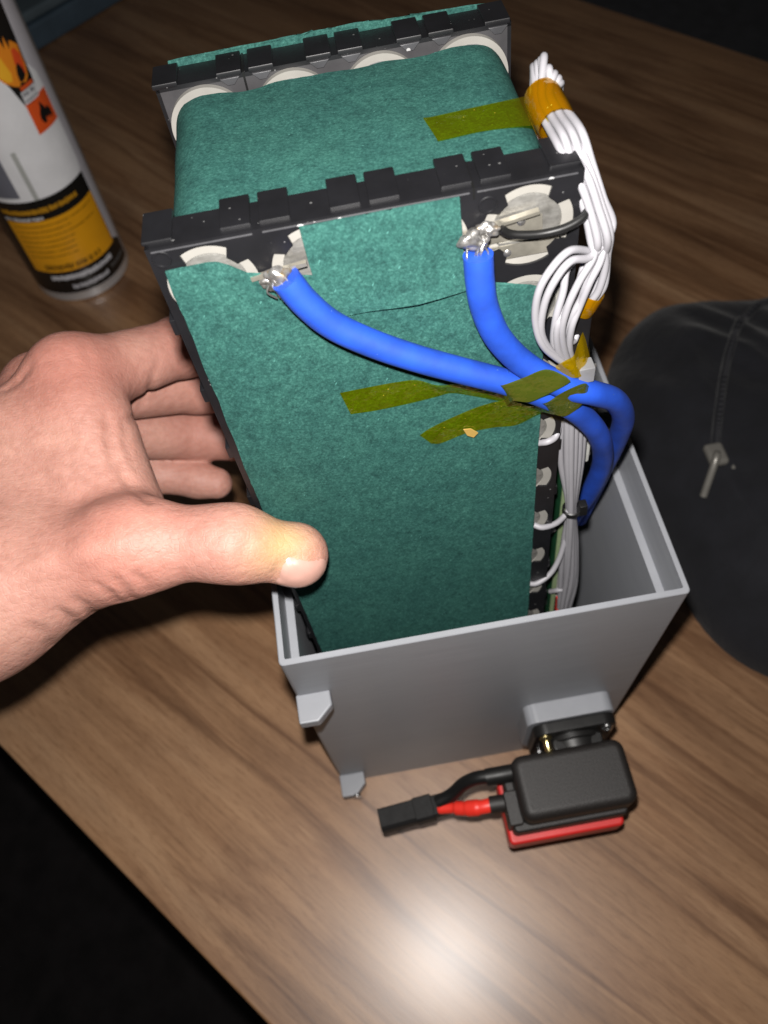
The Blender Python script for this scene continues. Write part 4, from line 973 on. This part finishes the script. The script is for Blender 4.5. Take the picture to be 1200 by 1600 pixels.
for i in range(NR + 1):
    t = i / NR; t = 1 - (1 - t) ** 1.8
    for k in range(NA):
        a = 2 * math.pi * k / NA; c, s = math.cos(a), math.sin(a)
        q = (abs(c) ** 2.7 + abs(s) ** 2.7) ** (-1 / 2.7)
        wob = 1 + 0.035 * math.sin(3 * math.atan2(s, c) + 0.6) + 0.02 * math.sin(7 * math.atan2(s, c))
        x, y = PC[0] + PA * q * c * t * wob, PC[1] + PB * q * s * t * wob
        h = pouch_h(x, y) if t < 0.9999 else 0.2
        v.append((x, y, h if h else 0.2))
f = [(i * NA + k, i * NA + (k + 1) % NA, (i + 1) * NA + (k + 1) % NA, (i + 1) * NA + k) for i in range(NR) for k in range(NA)]
pouch = obj('fabric_pouch', v, f, FAB, None, smooth=True, angle=70)
tag(pouch, 'black fabric pouch with metal zip pulls lying right of the box', 'pouch')
def on_pouch(pts, up=0.6, n=10):
    out = []
    for p in catmull([(a, b, 0) for a, b in pts], n):
        h = pouch_h(p[0], p[1]) or 1.0; out.append((p[0], p[1], h + up))
    return out
def zipper(pts, pull):
    path = on_pouch(pts); vv, ff = tube_vf(path, 2.6, 8); z = obj('zipper_tape', vv, ff, FAB, pouch, smooth=True, angle=60)
    mbz = MB()
    for k in range(0, len(path) - 1):
        a = np.array(path[k]); b = np.array(path[k + 1]); m_ = max(1, int(np.linalg.norm(b - a) / 1.9))
        for q in range(m_):
            c = a + (b - a) * q / m_; mbz.box(c[0] - 0.9, c[0] + 0.9, c[1] - 0.55, c[1] + 0.55, c[2] + 1.9, c[2] + 3.1)
    tag(mbz.build('zipper_teeth', simple('dark_zip', (0.045, 0.045, 0.05), 0.35), z), kind='stuff')
    end = path[-1]
    zm = simple('zip_metal', (0.22, 0.21, 0.19), 0.33, 0.35)
    sl = box('zipper_slider', -5, 5, -6.5, 6.5, 0, 5.2, zm, pouch, bev=2.2, segs=4); sl.location = Vector((end[0], end[1], end[2] + 1.5)) * MM
    tb = tube('zipper_pull', [(end[0], end[1], end[2] + 6), (end[0] + pull[0] * .3, end[1] + pull[1] * .3, end[2] + 6.5), (end[0] + pull[0], end[1] + pull[1], (pouch_h(end[0] + pull[0], end[1] + pull[1]) or 1) + 3)], 2.0, zm, pouch, 8)
    for bx, by in ((9, 3), (7, -7)):
        vv, ff = lathe([(0.2, 3.4), (2.2, 3.0), (3.2, 1.4), (3.2, 0)], (end[0] + bx, end[1] + by, end[2] - 0.5), 'z', 16)
        obj('rivet', vv, ff, zm, pouch, smooth=True)
zipper([(316, 236), (286, 222), (262, 200), (240, 165), (225, 135), (217, 117)], (-9, -16))
zipper([(306, 190), (278, 160), (256, 120), (238, 86)], (-4, -14))

# ------------------------------------------------------------------ slate blue case at the far left, dark padded chair beyond the table
D2 = np.array([74.0, 62.0]); D2 /= np.linalg.norm(D2); D3 = np.array([-D2[1], D2[0]])
q0 = np.array([-185.0, 703.0]) - D2 * 150
case = empty('slate_case', (0, 0, 0), 'slate blue flat case on the table behind the spray can', 'case')
pl = [tuple(q0), tuple(q0 + D2 * 420), tuple(q0 + D2 * 420 + D3 * 260), tuple(q0 + D3 * 260)]
mb = MB(); mb.prism(pl, 'z', 0.2, 22); mb.build('case_base', simple('slate_shell', (0.055, 0.085, 0.115), 0.5, var=0.1), case, bev=3, segs=3)
pl2 = [tuple(np.array(p) + (D2 * a + D3 * b) * 3) for p, a, b in zip(pl, (1, -1, -1, 1), (1, 1, -1, -1))]
mb = MB(); mb.prism(pl2, 'z', 22.3, 32); mb.build('case_lid', simple('slate_lid', (0.085, 0.115, 0.135), 0.55, var=0.1), case, bev=3, segs=3)

chair = empty('padded_chair', (560, 960, -740), 'dark padded chair beyond the far table edge', 'chair')
cm = mat_fabric('dark_upholstery', (0.05, 0.052, 0.06))
def cushion(name, c, a, b, h, rz, rx):
    v = []; f = []; n1, n2 = 26, 16
    for i in range(n1):
        t = 2 * math.pi * i / n1
        for k in range(n2 + 1):
            p = -math.pi / 2 + math.pi * k / n2
            s = lambda w, e: math.copysign(abs(w) ** e, w)
            v.append((a * s(math.cos(p), 0.35) * s(math.cos(t), 0.5), b * s(math.cos(p), 0.35) * s(math.sin(t), 0.5), h * s(math.sin(p), 0.7)))
    w = n2 + 1
    f = [(i * w + k, ((i + 1) % n1) * w + k, ((i + 1) % n1) * w + k + 1, i * w + k + 1) for i in range(n1) for k in range(n2)]
    o = obj(name, v, f, cm, chair, smooth=True, angle=80); o.location = Vector(c) * MM; o.rotation_euler = (math.radians(rx), 0, math.radians(rz)); return o
cushion('seat', (0, 0, 470), 230, 220, 45, -42, 0)
cushion('backrest', (190, 170, 720), 220, 190, 32, -42, 78)
cm2 = simple('dark_chair_metal', (0.02, 0.02, 0.02), 0.4, 0.5)
for sx in (-1, 1):
    for sy in (-1, 1): tube('leg', [(sx * 130, sy * 130, 440), (sx * 150, sy * 150, 220), (sx * 165, sy * 165, 0)], 11, cm2, chair, 10)
tube('back_post', [(120, 110, 450), (190, 170, 560), (205, 185, 720)], 13, cm2, chair, 10)
